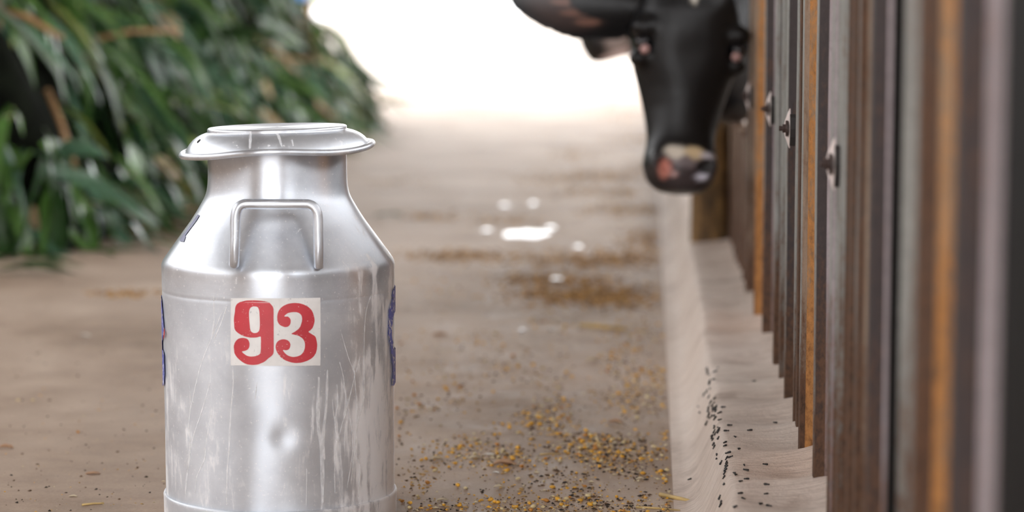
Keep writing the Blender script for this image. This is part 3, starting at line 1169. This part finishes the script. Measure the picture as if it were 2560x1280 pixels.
O1 = on_y(1692, 484, 5.47)
M1 = Matrix.Translation(O1) @ Matrix.Rotation(math.radians(9), 4, 'Z') @ Matrix.Rotation(math.radians(5), 4, 'Y') @ Matrix.Rotation(math.radians(-10), 4, 'X')
nk = M1 @ Vector((0.0, 0.07, 0.40))
bx, by = 0.9, 6.25
cow1 = make_cow('cow', M1,
                [(nk, .085, .10), ((nk.x + .09, nk.y + .12, nk.z - .03), .12, .21), ((.30, 5.96, .80), .125, .33), ((.52, 6.09, .87), .16, .37), ((.75, 6.20, .93), .22, .38)],
                [((1.0, 6.28, .98), .28, .35), ((1.4, 6.38, .94), .33, .37), ((1.9, 6.48, .94), .34, .38), ((2.3, 6.56, .98), .29, .34), ((2.55, 6.6, 1.02), .20, .24)],
                [[(.97, 6.28 + s * .12, 1.05, .06), (.95, 6.28 + s * .16, .78, .10), (.93, 6.28 + s * .17, .5, .065), (.93, 6.28 + s * .17, .44, .055), (.95, 6.28 + s * .17, .14, .04), (.93, 6.28 + s * .17, .05, .052), (.92, 6.28 + s * .17, 0.0, .058)] for s in (-1, 1)]
                + [[(2.3, 6.55 + s * .10, 1.1, .07), (2.3, 6.55 + s * .16, .85, .13), (2.22, 6.55 + s * .18, .62, .10), (2.42, 6.55 + s * .18, .46, .055), (2.38, 6.55 + s * .18, .14, .042), (2.35, 6.55 + s * .18, .05, .054), (2.33, 6.55 + s * .18, 0.0, .06)] for s in (-1, 1)],
                coat_black, 0.0075)
tag(cow1, 'black cow with white blaze lowering its head out past the fence', 'cow')


def coat_second(q, wco):
    c = s2l(58, 52, 49)
    if q.z < 0.55 and abs(q.x) < 0.2 and q.y < 0.2:
        if q.z < 0.14:
            c = mixc(c, s2l(132, 118, 112), blob(q, (0, 0, 0.09), (0.2, 0, 0.05)))
            c = mixc(c, s2l(36, 33, 33), blob(q, (0, 0, 0.02), (0.2, 0, 0.035)))
        if q.y < -0.045 and 0.08 < q.z < 0.2:
            c = mixc(c, s2l(196, 176, 150), 0.9)
        if q.y > 0.035 and 0.03 < q.z < 0.13:
            c = mixc(c, s2l(214, 190, 186), 0.9)
    return c


O2 = on_y(1463, 128, 8.3)
zax = -Vector((-0.86, -0.28, -0.36)).normalized()          # poll direction
yax = Vector((0.30, 0.12, -0.93))                          # away from the face
yax = (yax - zax * yax.dot(zax)).normalized()
xax = yax.cross(zax)
M2 = Matrix.Translation(O2) @ Matrix((xax, yax, zax)).transposed().to_4x4()
nk = M2 @ Vector((0.0, 0.08, 0.40))
cow2 = make_cow('cow', M2,
                [(nk, .09, .11), ((nk.x + .15, nk.y + .08, nk.z + .02), .11, .15), ((.55, 8.75, 1.0), .15, .22), ((.8, 8.85, 1.05), .22, .30)],
                [((1.05, 8.9, 1.02), .28, .35), ((1.5, 8.98, .95), .33, .37), ((2.0, 9.05, .95), .34, .38), ((2.35, 9.1, 1.0), .28, .33), ((2.6, 9.12, 1.02), .18, .22)],
                [[(1.02, 8.9 + s * .12, 1.05, .06), (1.0, 8.9 + s * .16, .78, .10), (.98, 8.9 + s * .17, .5, .065), (1.0, 8.9 + s * .17, .14, .042), (.98, 8.9 + s * .17, .0, .058)] for s in (-1, 1)]
                + [[(2.35, 9.08 + s * .10, 1.1, .07), (2.35, 9.08 + s * .16, .85, .13), (2.27, 9.08 + s * .18, .62, .10), (2.47, 9.08 + s * .18, .46, .055), (2.43, 9.08 + s * .18, .14, .044), (2.38, 9.08 + s * .18, 0.0, .06)] for s in (-1, 1)],
                coat_second, 0.010)
tag(cow2, 'grey-brown cow behind the black cow, only its muzzle showing', 'cow')


# ------------------------------------------------------------------ forage heap
def heap_h(x, y):
    """height of the cut-forage mound; foot of the slope along x = -1.72"""
    e = -1.76 + 0.07 * noise.noise((0, y * 0.9, 2)) + 0.05 * noise.noise((0, y * 2.7, 6))
    t = e - x
    ty = y - 7.25 - 0.15 * noise.noise((x * 1.5, 0, 4)) - 0.10 * (x + 1.9)
    ty2 = 15.6 - y
    t = min(t, ty * 1.0, ty2)
    if t <= 0:
        return -0.02
    return min(1.9, 1.55 * t ** 0.8 + 0.2 * noise.noise((x * 2.2, y * 2.2, 1)) * min(1, t * 3))


LEAFS = []
leafcols = [('leaf_deep_green', s2l(44, 72, 36), 0.36), ('leaf_mid_green', s2l(76, 112, 52), 0.34), ('leaf_blue_green', s2l(74, 108, 84), 0.30), ('leaf_yellow_green', s2l(132, 146, 66), 0.42), ('leaf_dry_tan', s2l(172, 144, 104), 0.6)]
for nm, c, r in leafcols:
    m = NT(nm)
    f = m.noise(m.coord('Object', (1, 1, 1)), 9, 4, 0.6)
    vein = m.noise(m.coord('Generated', (40, 1, 1)), 4, 2)
    m.set(color=m.ramp(f, [(0.3, tuple(x * 0.7 for x in c[:3]) + (1,)), (0.7, tuple(min(1, x * 1.25) for x in c[:3]) + (1,))]), rough=r * 0.8, spec=0.9)
    LEAFS.append(m.m)


def leaf_geo(p, d, n, L, W, bend, twist, seg=7):
    """strap leaf from p along d, normal n; returns verts, faces"""
    V, Fc = [], []
    d = d.normalized()
    s = d.cross(n).normalized()
    pos = p.copy()
    for k in range(seg + 1):
        u = k / seg
        w_ = W * 0.5 * (min(1, 0.35 + 3 * u) * (1 - u ** 2.4) + 0.02)
        nn = s.cross(d).normalized()
        V += [pos - s * w_ + nn * w_ * 0.35, pos, pos + s * w_ + nn * w_ * 0.35]
        d = (d + Vector((0, 0, -bend / seg)) + s * twist * 0.3 / seg).normalized()
        s = (Matrix.Rotation(twist / seg, 3, d) @ s)
        s = (s - d * s.dot(d)).normalized()
        pos = pos + d * (L / seg)
    for k in range(seg):
        a = 3 * k
        Fc += [(a, a + 1, a + 4, a + 3), (a + 1, a + 2, a + 5, a + 4)]
    # keep blades out of the floor
    V = [Vector((v.x, v.y, max(v.z, 0.004))) for v in V]
    return V, Fc


heap = empty('forage_heap', (-2.6, 10.5, 0))
tag(heap, 'tall heap of cut green grass forage along the left of the aisle', 'forage heap')
nx_, ny_ = 46, 110
V, Fc = [], []
for j in range(ny_ + 1):
    for i in range(nx_ + 1):
        x = -4.6 + 3.0 * i / nx_
        y = 6.9 + 9.0 * j / ny_
        V.append((x, y, heap_h(x, y) - 0.05))
for j in range(ny_):
    for i in range(nx_):
        a = j * (nx_ + 1) + i
        q = (a, a + 1, a + nx_ + 2, a + nx_ + 1)
        if max(V[k][2] for k in q) > -0.06:
            Fc.append(q)
core = mesh_obj('packed_core', V, Fc, plain('shaded_forage_core', s2l(14, 17, 11), 0.95, spec=0.05, var=0.6, scale=14), smooth=True)  # near-black colour paints in the shade between the leaves
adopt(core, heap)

rl = random.Random(11)
allleaf = []


def heap_normal(x, y):
    e = 0.06
    g = Vector((-(heap_h(x + e, y) - heap_h(x - e, y)) / (2 * e), -(heap_h(x, y + e) - heap_h(x, y - e)) / (2 * e), 1))
    return g.normalized()


tries = 0
while len(allleaf) < 3900 and tries < 60000:
    tries += 1
    y = 6.9 + 8.8 * rl.random() ** 1.25
    x = -1.62 - 1.9 * rl.random() ** 1.1
    h = heap_h(x, y)
    if h < 0.0 or noise.noise((x * 2.6, y * 1.9, h * 2.2)) < -0.08 + 0.2 * (rl.random() - 0.5) - 0.25 * (h < 0.12):
        continue
    n = heap_normal(x, y)
    down = Vector((n.x, n.y, -0.25)).normalized() if (abs(n.x) + abs(n.y)) > 0.1 else Vector((rl.uniform(-1, 1), rl.uniform(-1, 1), 0))
    d = (down + Vector((rl.gauss(0, .45), rl.gauss(0, .6), rl.gauss(-0.1, .4)))).normalized()
    nn = (n + Vector((rl.gauss(0, .35), rl.gauss(0, .35), rl.gauss(0, .35)))).normalized()
    if abs(d.dot(nn)) > 0.9:
        continue
    L = rl.uniform(0.18, 0.55)
    W = rl.uniform(0.022, 0.075)
    p = Vector((x, y, h + rl.uniform(-0.10, 0.10) + 0.16 * max(0, noise.noise((x * 3.2, y * 3.2, h * 3)))))
    mi = rl.choices(range(5), (34, 32, 22, 8, 4))[0]
    key = (y - 6.5) / W + 4 * rl.random()
    allleaf.append((key, p, d, nn, L, W, rl.uniform(0.6, 2.4), rl.gauss(0, 1.0), mi))
# a few blades that have slid to the floor at the foot of the heap
for k in range(70):
    y = 7.3 + 8.0 * rl.random()
    x = -1.70 + 0.16 * abs(rl.gauss(0, 1))
    a = rl.uniform(0, 6.28)
    allleaf.append((900, Vector((x, y, 0.012 + 0.02 * rl.random())), Vector((math.cos(a), math.sin(a), 0.1)), Vector((0, 0, 1)), rl.uniform(0.1, 0.3), rl.uniform(0.02, 0.04), 0.2, 0.3, rl.choice((0, 1, 3, 4))))
allleaf.sort(key=lambda t: t[0])
for it in allleaf[:290]:
    V, Fc = leaf_geo(*it[1:8])
    adopt(mesh_obj('leaf', V, Fc, LEAFS[it[8]], smooth=True), heap)
V, Fc, mi = [], [], []
for it in allleaf[290:]:
    lv, lf = leaf_geo(*it[1:8], seg=6)
    b = len(V)
    V += lv
    Fc += [tuple(b + i for i in f) for f in lf]
    mi += [it[8]] * len(lf)
lm = mesh_obj('leaf_mass', V, Fc, LEAFS, smooth=True)
lm.data.polygons.foreach_set('material_index', mi)
tag(lm, kind='stuff')
adopt(lm, heap)
STALK = plain('cane_stalk', s2l(150, 116, 78), 0.55, var=0.3)
stk = [(on_y(-20, 20, 7.7), on_y(155, 95, 7.55), 0.011)]
for k in range(26):
    y = 7.5 + 7 * rl.random()
    x = -1.75 - 1.0 * rl.random()
    p = Vector((x, y, heap_h(x, y) + 0.05))
    stk.append((p, p + Vector((rl.uniform(-.1, .35), rl.uniform(-.3, .3), rl.uniform(-.35, .05))), rl.uniform(0.006, 0.011)))
for p, q, r in stk:
    q.z = max(q.z, 0.02)
    p.z = max(p.z, 0.02)
    mid = (p + q) / 2 + Vector((0, 0, 0.02))
    V, Fc = tube([p, mid, q], [r, r * 0.95, r * 0.85], 8)
    adopt(mesh_obj('stalk', V, Fc, STALK, smooth=True), heap)

# loose leaf clumps on the floor
for (px, py, lab, nleaf, sz) in ((40, 686, 'small dark leaf clump lying on the floor before the heap', 14, 0.16), (970, 552, 'single green blade lying on the floor beside the can lid', 3, 0.07)):
    c = on_z(px, py)
    ob = empty('leaf_clump', c)
    tag(ob, lab, 'leaves')
    for k in range(nleaf):
        a = rl.gauss(0, 0.5) if k % 2 else math.pi + rl.gauss(0, 0.5)
        p = c + Vector((rl.uniform(-.4, .4) * sz, rl.uniform(-.3, .3) * sz, 0.01 + 0.03 * rl.random() * sz / 0.1))
        V, Fc = leaf_geo(p, Vector((math.cos(a), math.sin(a) * 0.5, 0.1)), Vector((0, 0, 1)), rl.uniform(.5, 1.1) * sz, 0.03, 0.3, 0.4)
        adopt(mesh_obj('leaf', V, Fc, LEAFS[0 if k % 3 else 1], smooth=True), ob)

# ------------------------------------------------------------------ water on the floor
WAT = NT('water_film')
WAT.set(color=s2l(92, 80, 70), rough=0.03, spec=0.5)
WAT.set(ior=1.33)


def puddle(px, py, wpx, dpt, lab, seed):
    c = on_z(px, py)
    if wpx < 30:
        wpx, dpt = wpx * 1.3, dpt * 1.8
    sx = wpx / F_PX * c.y * 0.5
    n = 28
    V = [(c.x, c.y, 0.004)]
    for ring_, zz in ((0.8, 0.0038), (1.0, 0.0012)):
        for i in range(n):
            a = 2 * math.pi * i / n
            k = 1 + 0.55 * noise.noise((math.cos(a) * 1.6, math.sin(a) * 1.6, seed))
            V.append((c.x + sx * k * ring_ * math.cos(a), c.y + dpt * k * ring_ * math.sin(a), zz))
    Fc = [(0, 1 + i, 1 + (i + 1) % n) for i in range(n)] + [(1 + i, 1 + n + i, 1 + n + (i + 1) % n, 1 + (i + 1) % n) for i in range(n)]
    o = mesh_obj('puddle', V, Fc, WAT.m, smooth=True)
    return tag(o, lab, 'puddle', 'water on the aisle floor')


puddle(1312, 586, 130, 0.12, 'widest bright puddle on the aisle floor beyond the can', 3.3)
puddle(1376, 571, 22, 0.03, 'water spot touching the right end of the wide puddle', 1.3)
puddle(1218, 577, 16, 0.025, 'water spot just left of the wide puddle', 2.3)
puddle(1260, 515, 16, 0.03, 'left one of two water spots beyond the wide puddle', 4.3)
puddle(1334, 510, 16, 0.03, 'right one of two water spots beyond the wide puddle', 5.3)
puddle(1446, 619, 16, 0.022, 'water spot to the right of the wide puddle', 6.3)
puddle(1392, 699, 20, 0.02, 'water spot nearer than the wide puddle', 7.3)
puddle(1305, 828, 9, 0.01, 'left one of two small water drops on the feed-strewn floor', 8.3)
puddle(1376, 826, 7, 0.008, 'right one of two small water drops on the feed-strewn floor', 9.3)

# ------------------------------------------------------------------ spilled feed
rs = random.Random(5)
KERN = [plain('maize_yellow', s2l(226, 170, 56), 0.45, var=0.25, scale=60), plain('maize_pale', s2l(214, 196, 150), 0.5, var=0.2, scale=60), plain('maize_amber', s2l(190, 128, 48), 0.45, var=0.25, scale=60)]


def kernel_mesh(name, mat):
    bm = bmesh.new()
    bmesh.ops.create_icosphere(bm, subdivisions=1, radius=1)
    for v in bm.verts:
        t = (v.co.y + 1) / 2
        v.co.x *= 0.0036 * (0.65 + 0.5 * t)
        v.co.z *= 0.0024
        v.co.y *= 0.0044
    me = bpy.data.meshes.new(name)
    bm.to_mesh(me)
    bm.free()
    me.materials.append(mat)
    me.shade_smooth()
    return me


KM = [kernel_mesh('corn_kernel', m) for m in KERN]


def aisle_pt():
    """random floor position weighted to the feed side of the aisle (pixel space only picks density)"""
    while True:
        py = 640 + 640 * rs.random() ** 0.6
        px = rs.uniform(990, 1800)
        dens = 0.25 + 0.75 * min(1, max(0, (px - 950) / 600))
        if py < 800:
            dens *= 0.6
        n = noise.noise((px * 0.006, py * 0.012, 3))
        dens *= 0.12 + 1.9 * max(0, n + 0.12)
        if rs.random() > dens:
            continue
        p = on_z(px, py)
        if p.x > 0.035 or p.y < 3.2:
            continue
        if (p.x - CX) ** 2 + (p.y - CY) ** 2 < 0.185 ** 2:
            continue
        return p


for k in range(270):
    p = aisle_pt()
    mi = rs.choices((0, 1, 2), (5, 3, 2))[0]
    o = bpy.data.objects.new('corn_kernel', KM[mi])
    COL.objects.link(o)
    s = rs.uniform(0.7, 1.3)
    o.scale = (s, s, s)
    o.location = (p.x, p.y, 0.0023 * s)
    o.rotation_euler = (rs.uniform(-.3, .3), rs.uniform(-.3, .3), rs.uniform(0, 6.28))
    tag(o, 'loose corn kernel among the feed spilled on the aisle floor', 'corn kernel', 'corn kernels spilled on the aisle floor')
for px, py in ((195, 1083), (82, 1003), (45, 1003)):
    p = on_z(px, py)
    o = bpy.data.objects.new('corn_kernel', KM[2 if px == 195 else 1])
    COL.objects.link(o)
    o.location = (p.x, p.y, 0.0026)
    o.rotation_euler = (0, 0, px)
    tag(o, {195: 'lone orange corn kernel on bare floor left of the can', 82: 'right one of two pale kernels far left on bare floor', 45: 'left one of two pale kernels far left on bare floor'}[px], 'corn kernel', 'kernels on the bare floor')


def scatter(name, jobs, label, cat):
    """jobs: (count, position generator, materials, smallest, largest, flatness)"""
    V, Fc, mi, ml = [], [], [], []
    base = [Vector(v) for v in ((1, 0, 0), (-.6, .8, 0), (-.6, -.8, 0), (0.1, 0, 1), (0, 0, -.6))]
    tri = [(0, 1, 3), (1, 2, 3), (2, 0, 3), (1, 0, 4), (2, 1, 4), (0, 2, 4)]
    for n, gen, mats, smin, smax, flat in jobs:
        off = len(ml)
        ml += mats
        for k in range(n):
            p = gen()
            s = smin + (smax - smin) * rs.random() ** 2
            R = Matrix.Rotation(rs.uniform(0, 6.28), 3, 'Z') @ Matrix.Rotation(rs.uniform(-.5, .5), 3, 'X')
            el = rs.uniform(0.6, 1.8)
            b = len(V)
            for v in base:
                q = R @ Vector((v.x * s * el, v.y * s, v.z * s * flat))
                V.append(Vector((p.x, p.y, 0.3 * s * flat)) + q)
            Fc += [tuple(b + i for i in f) for f in tri]
            mi += [off + rs.randrange(len(mats))] * 6
    o = mesh_obj(name, V, Fc, ml)
    o.data.polygons.foreach_set('material_index', mi)
    return tag(o, label, cat, kind='stuff')


GRIT = [plain('dark_grit', s2l(46, 38, 32), 0.8), plain('brown_grit', s2l(96, 72, 50), 0.8)]
CHAFF = [plain('pale_chaff', s2l(206, 192, 160), 0.7), plain('tan_chaff', s2l(180, 148, 96), 0.7), KERN[0]]


def near_curb():
    while True:
        y = 3.3 + 0.9 * rs.random() ** 2
        x = -abs(rs.gauss(0, 0.10))
        if noise.noise((x * 8, y * 5, 2)) > -0.25:
            return Vector((x, y, 0))




def left_floor():
    return on_z(rs.uniform(0, 420), 700 + 580 * rs.random() ** 0.6)


# heaps of trodden feed further down the aisle
PATCH = [(1440, 384, 60, 12), (1560, 292, 70, 14), (1440, 440, 120, 8), (1530, 440, 60, 10), (1275, 550, 70, 8), (1580, 525, 110, 12), (1590, 345, 60, 12), (1500, 480, 130, 10), (1540, 250, 60, 9), (1380, 455, 60, 7), (1080, 540, 60, 8), (1620, 600, 60, 25), (1500, 650, 160, 16), (1390, 700, 120, 12), (660, 705, 90, 8), (320, 735, 60, 6), (1480, 740, 150, 20), (980, 455, 60, 6), (1620, 420, 50, 20), (1150, 640, 120, 10)]
pw = [p[2] * p[3] * (1.0 if p[1] > 600 else 0.8) for p in PATCH]


def patch_pt():
    while True:
        q = rs.choices(PATCH, pw)[0]
        p = on_z(q[0] + rs.gauss(0, 0.7) * q[2], q[1] + rs.gauss(0, 0.8) * q[3])
        if p.x < 0.03:
            return p


OCH = [plain('ochre_feed', s2l(200, 154, 84), 0.8), plain('brown_feed', s2l(164, 124, 76), 0.8), plain('dark_feed', s2l(120, 92, 62), 0.8)]

scatter('spilled_feed', [(3200, aisle_pt, CHAFF, 0.0009, 0.0042, 0.6), (2200, aisle_pt, GRIT, 0.0008, 0.0036, 0.6), (1300, near_curb, GRIT, 0.0010, 0.0042, 0.6),
                         (900, near_curb, CHAFF, 0.0010, 0.0040, 0.6), (7000, patch_pt, OCH, 0.003, 0.009, 0.45)],
        'fine yellow feed crumbs and dark grit spilled over the aisle floor', 'spilled feed')
scatter('sparse_crumbs', [(150, left_floor, GRIT, 0.001, 0.0035, 0.6), (160, left_floor, CHAFF, 0.0008, 0.003, 0.5)],
        'sparse dark and pale crumbs on the bare floor left of the can', 'crumbs')

HUSK = [plain('pale_husk', s2l(214, 200, 172), 0.6), plain('tan_husk', s2l(188, 152, 122), 0.65), plain('white_flake', s2l(226, 224, 218), 0.6)]
husks = [(1092, 1150, 34, 0, 0.5, 'curled tan husk right of the can base'), (1186, 1148, 32, 0, 0.5, 'pale curled husk beside the tan husk'), (1262, 1163, 62, 1, 0.4, 'long flat brown husk on the feed-strewn floor'), (1246, 1220, 26, 0, 0.6, 'cream kernel flake at the bottom of the aisle'), (1224, 1138, 26, 2, 0.2, 'small white flake above the long brown husk'),
         (1240, 1183, 18, 2, 0.5, 'small white flake below the long brown husk'), (14, 1122, 40, 1, 0.5, 'pale folded husk at the far left of the floor'), (182, 1242, 22, 0, 0.3, 'pale petal-like flake on the floor left of the can'), (232, 1186, 38, 1, 0.25, 'thin tan straw flake left of the can'), (212, 840, 30, 2, 0.3, 'blurred pale flake on bare floor left of the can'), (1538, 1058, 36, 1, 0.5, 'pale brown husk in the middle of the aisle'),
         (1600, 1200, 22, 0, 0.6, 'cream seed near the curb'), (1106, 1252, 30, 0, 0.3, 'pale flake low beside the can'), (1740, 1268, 30, 0, 0.7, 'cream husk at the curb foot'), (1480, 905, 34, 0, 0.6, 'blurred cream husk in the middle distance'), (1100, 840, 40, 1, 0.4, 'blurred tan husk beyond the can')]
for px, py, wp, mi, rise, lab in husks:
    c = on_z(px, py)
    hw = wp / F_PX * c.y * 0.5
    V, Fc = [], []
    nu, nv = 8, 5
    for i in range(nu + 1):
        u = -1 + 2 * i / nu
        for j in range(nv + 1):
            v = -1 + 2 * j / nv
            wd = 0.55 * math.sqrt(max(0.02, 1 - u * u)) * (1 + 0.3 * noise.noise((u * 2, px, 0)))
            x = u * hw
            y = v * wd * hw
            z = hw * rise * (1 - 0.8 * u * u) * (0.25 + 0.75 * abs(v) ** 1.5) + 0.0012 + hw * 0.12 * (1 + noise.noise((u * 2, v * 2, px)))
            V.append((x, y, z))
    for i in range(nu):
        for j in range(nv):
            a = i * (nv + 1) + j
            Fc.append((a, a + nv + 1, a + nv + 2, a + 1))
    o = mesh_obj('husk', V, Fc, HUSK[mi], smooth=True)
    zmin = min(v[2] for v in V)
    o.location = (c.x, c.y, -zmin + 0.0003)
    o.rotation_euler = (0, 0, rs.uniform(-.4, .4))
    so = o.modifiers.new('thick', 'SOLIDIFY')
    so.thickness = 0.0006
    so.offset = 1
    tag(o, lab, 'husk', 'husks and flakes on the floor')

STRAW = plain('straw_stem', s2l(196, 168, 110), 0.6, var=0.25)
for k, (x0, y0, x1, y1, r, lab) in enumerate([(1650, 1236, 1760, 1262, .0035, 'thick straw stem at the foot of the curb'), (1450, 812, 1565, 822, .004, 'blurred straw stem lying across the middle of the aisle'), (1490, 1090, 1500, 1118, .002, 'short straw pointing at the camera in the aisle'), (1350, 1136, 1400, 1134, .0013, 'thin pale straw in front of the dark feed patch'), (1590, 1268, 1700, 1276, .0016, 'thin straw at the bottom edge beside the curb'), (205, 1262, 260, 1258, .0016, 'thin straw low at the left of the can')]):
    p, q = on_z(x0, y0, r * 0.9), on_z(x1, y1, r * 0.9)
    mid = (p + q) / 2 + Vector((0, 0.004, 0))
    V, Fc = tube([p, mid, q], [r, r * 0.9, r * 0.7], 8)
    tag(mesh_obj('straw', V, Fc, STRAW, smooth=True), lab, 'straw', 'straws on the floor')

# ------------------------------------------------------------------ flies on the curb
FLYM = plain('fly_black', s2l(30, 28, 28), 0.5)
FLYW = plain('fly_wing', s2l(40, 38, 37), 0.5)
bm = bmesh.new()
for cy, r, l in ((0, 0.0011, 0.0018), (0.0022, 0.0010, 0.0012), (-0.0018, 0.0013, 0.0017)):
    r0 = bmesh.ops.create_icosphere(bm, subdivisions=1, radius=1)
    for v in r0['verts']:
        v.co = Vector((v.co.x * r, v.co.y * l + cy, v.co.z * r + 0.0011))
FLYME = bpy.data.meshes.new('fly')
for s in (-1, 1):
    vs = [bm.verts.new(p) for p in ((s * 0.0004, 0.0006, 0.0022), (s * 0.0022, -0.0020, 0.0018), (s * 0.0014, -0.0036, 0.0016), (s * 0.0002, -0.002, 0.0021))]
    f = bm.faces.new(vs)
    f.material_index = 1
bm.to_mesh(FLYME)
bm.free()
FLYME.materials.append(FLYM)
FLYME.materials.append(FLYW)
FL = [(295, 75), (300, 92), (305, 110), (318, 125), (388, 70), (363, 103), (320, 185), (322, 200), (352, 168), (325, 243), (298, 265), (273, 295), (315, 310), (330, 360), (365, 325), (345, 385), (362, 362), (312, 400), (310, 425), (318, 445), (312, 470), (320, 490), (340, 475), (352, 425), (350, 408), (375, 395), (372, 412), (374, 430), (433, 403), (402, 450), (362, 470), (367, 495), (404, 508), (295, 535), (360, 555), (362, 568), (392, 572), (398, 590), (396, 605), (486, 555), (458, 603), (360, 605), (370, 622), (345, 650), (348, 672), (395, 660), (338, 640), (530, 652), (355, 712), (360, 735), (448, 700), (447, 728), (566, 755), (382, 800), (380, 835), (475, 788), (495, 822), (466, 830), (462, 865), (464, 885), (462, 905), (458, 925), (448, 940), (448, 955), (419, 867), (443, 990), (443, 1050), (525, 958), (538, 972), (608, 892), (622, 932), (628, 1008), (580, 1027), (574, 1130), (600, 1172), (408, 1160), (420, 1195), (415, 1225), (535, 1243), (690, 182), (655, 598), (868, 532), (785, 885), (798, 1055), (792, 1133), (748, 1218), (815, 1235), (225, 395), (238, 445), (150, 1010)]
rf_ = random.Random(3)
for k, (x, y) in enumerate(FL):
    loc, nrm = on_curb(1680 + x / 3.37, 900 + y / 3.37)
    if loc is None:
        continue
    if nrm.dot(CAM - loc) < 0:
        nrm = -nrm
    o = bpy.data.objects.new('fly', FLYME)
    COL.objects.link(o)
    s = rf_.uniform(1.05, 1.45)
    q = nrm.to_track_quat('Z', 'Y')
    o.matrix_world = Matrix.Translation(loc) @ q.to_matrix().to_4x4() @ Matrix.Rotation(rf_.uniform(0, 6.28), 4, 'Z') @ Matrix.Scale(s, 4)
    on_top = nrm.z > 0.8
    tag(o, 'black fly resting on the flat top of the curb' if on_top else 'black fly resting on the sloping side of the curb', 'fly', 'flies on top of the curb' if on_top else 'flies on the side of the curb')

# ------------------------------------------------------------------ far background
HEDGE = [plain('far_hedge_leaf', s2l(150, 178, 110), 0.6), plain('far_hedge_leaf_b', s2l(118, 152, 84), 0.6)]  # greens made pale to paint in bright daylight
rh = random.Random(9)
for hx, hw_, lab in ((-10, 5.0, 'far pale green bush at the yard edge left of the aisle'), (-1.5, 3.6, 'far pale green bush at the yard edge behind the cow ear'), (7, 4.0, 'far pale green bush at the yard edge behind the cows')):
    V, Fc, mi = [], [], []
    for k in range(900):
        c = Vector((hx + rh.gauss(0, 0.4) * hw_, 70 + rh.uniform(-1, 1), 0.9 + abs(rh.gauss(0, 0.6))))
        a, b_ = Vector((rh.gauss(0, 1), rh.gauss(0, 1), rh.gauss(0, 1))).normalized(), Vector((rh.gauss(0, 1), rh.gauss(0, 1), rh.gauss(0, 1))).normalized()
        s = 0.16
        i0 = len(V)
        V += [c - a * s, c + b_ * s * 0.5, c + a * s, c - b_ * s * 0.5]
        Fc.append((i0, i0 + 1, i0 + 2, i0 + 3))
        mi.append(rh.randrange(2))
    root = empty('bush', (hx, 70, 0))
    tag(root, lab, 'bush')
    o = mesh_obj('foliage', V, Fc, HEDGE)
    o.data.polygons.foreach_set('material_index', mi)
    tag(o, kind='stuff')
    adopt(o, root)
    V, Fc = tube([Vector((hx, 70, 0)), Vector((hx + .1, 70, 0.6)), Vector((hx, 70, 1.2))], [0.12, 0.1, 0.06], 8)
    adopt(mesh_obj('trunk', V, Fc, STALK), root)
TARP = plain('blue_tarp', s2l(110, 160, 220), 0.5)
pc = on_y(712, 4, 24)
V, Fc = [], []
for i in range(13):
    for j in range(7):
        x = pc.x - 0.26 + 0.52 * i / 12
        z = 0.78 + 0.5 * j / 6
        V.append((x, 24 + 0.04 * math.sin(i * 1.1) + 0.02 * math.sin(j * 1.7), z))
for i in range(12):
    for j in range(6):
        a = i * 7 + j
        Fc.append((a, a + 7, a + 8, a + 1))
tp = empty('blue_tarp', (pc.x, 24, 0))
tag(tp, 'small blue tarp hanging in the yard behind the forage heap', 'tarp')
o = mesh_obj('cloth', V, Fc, TARP, smooth=True)
so = o.modifiers.new('thick', 'SOLIDIFY')
so.thickness = 0.004
adopt(o, tp)
for s in (-1, 1):
    V, Fc = tube([Vector((pc.x + s * 0.27, 24, 0)), Vector((pc.x + s * 0.27, 24, 1.32))], 0.02, 8)
    adopt(mesh_obj('pole', V, Fc, STALK), tp)
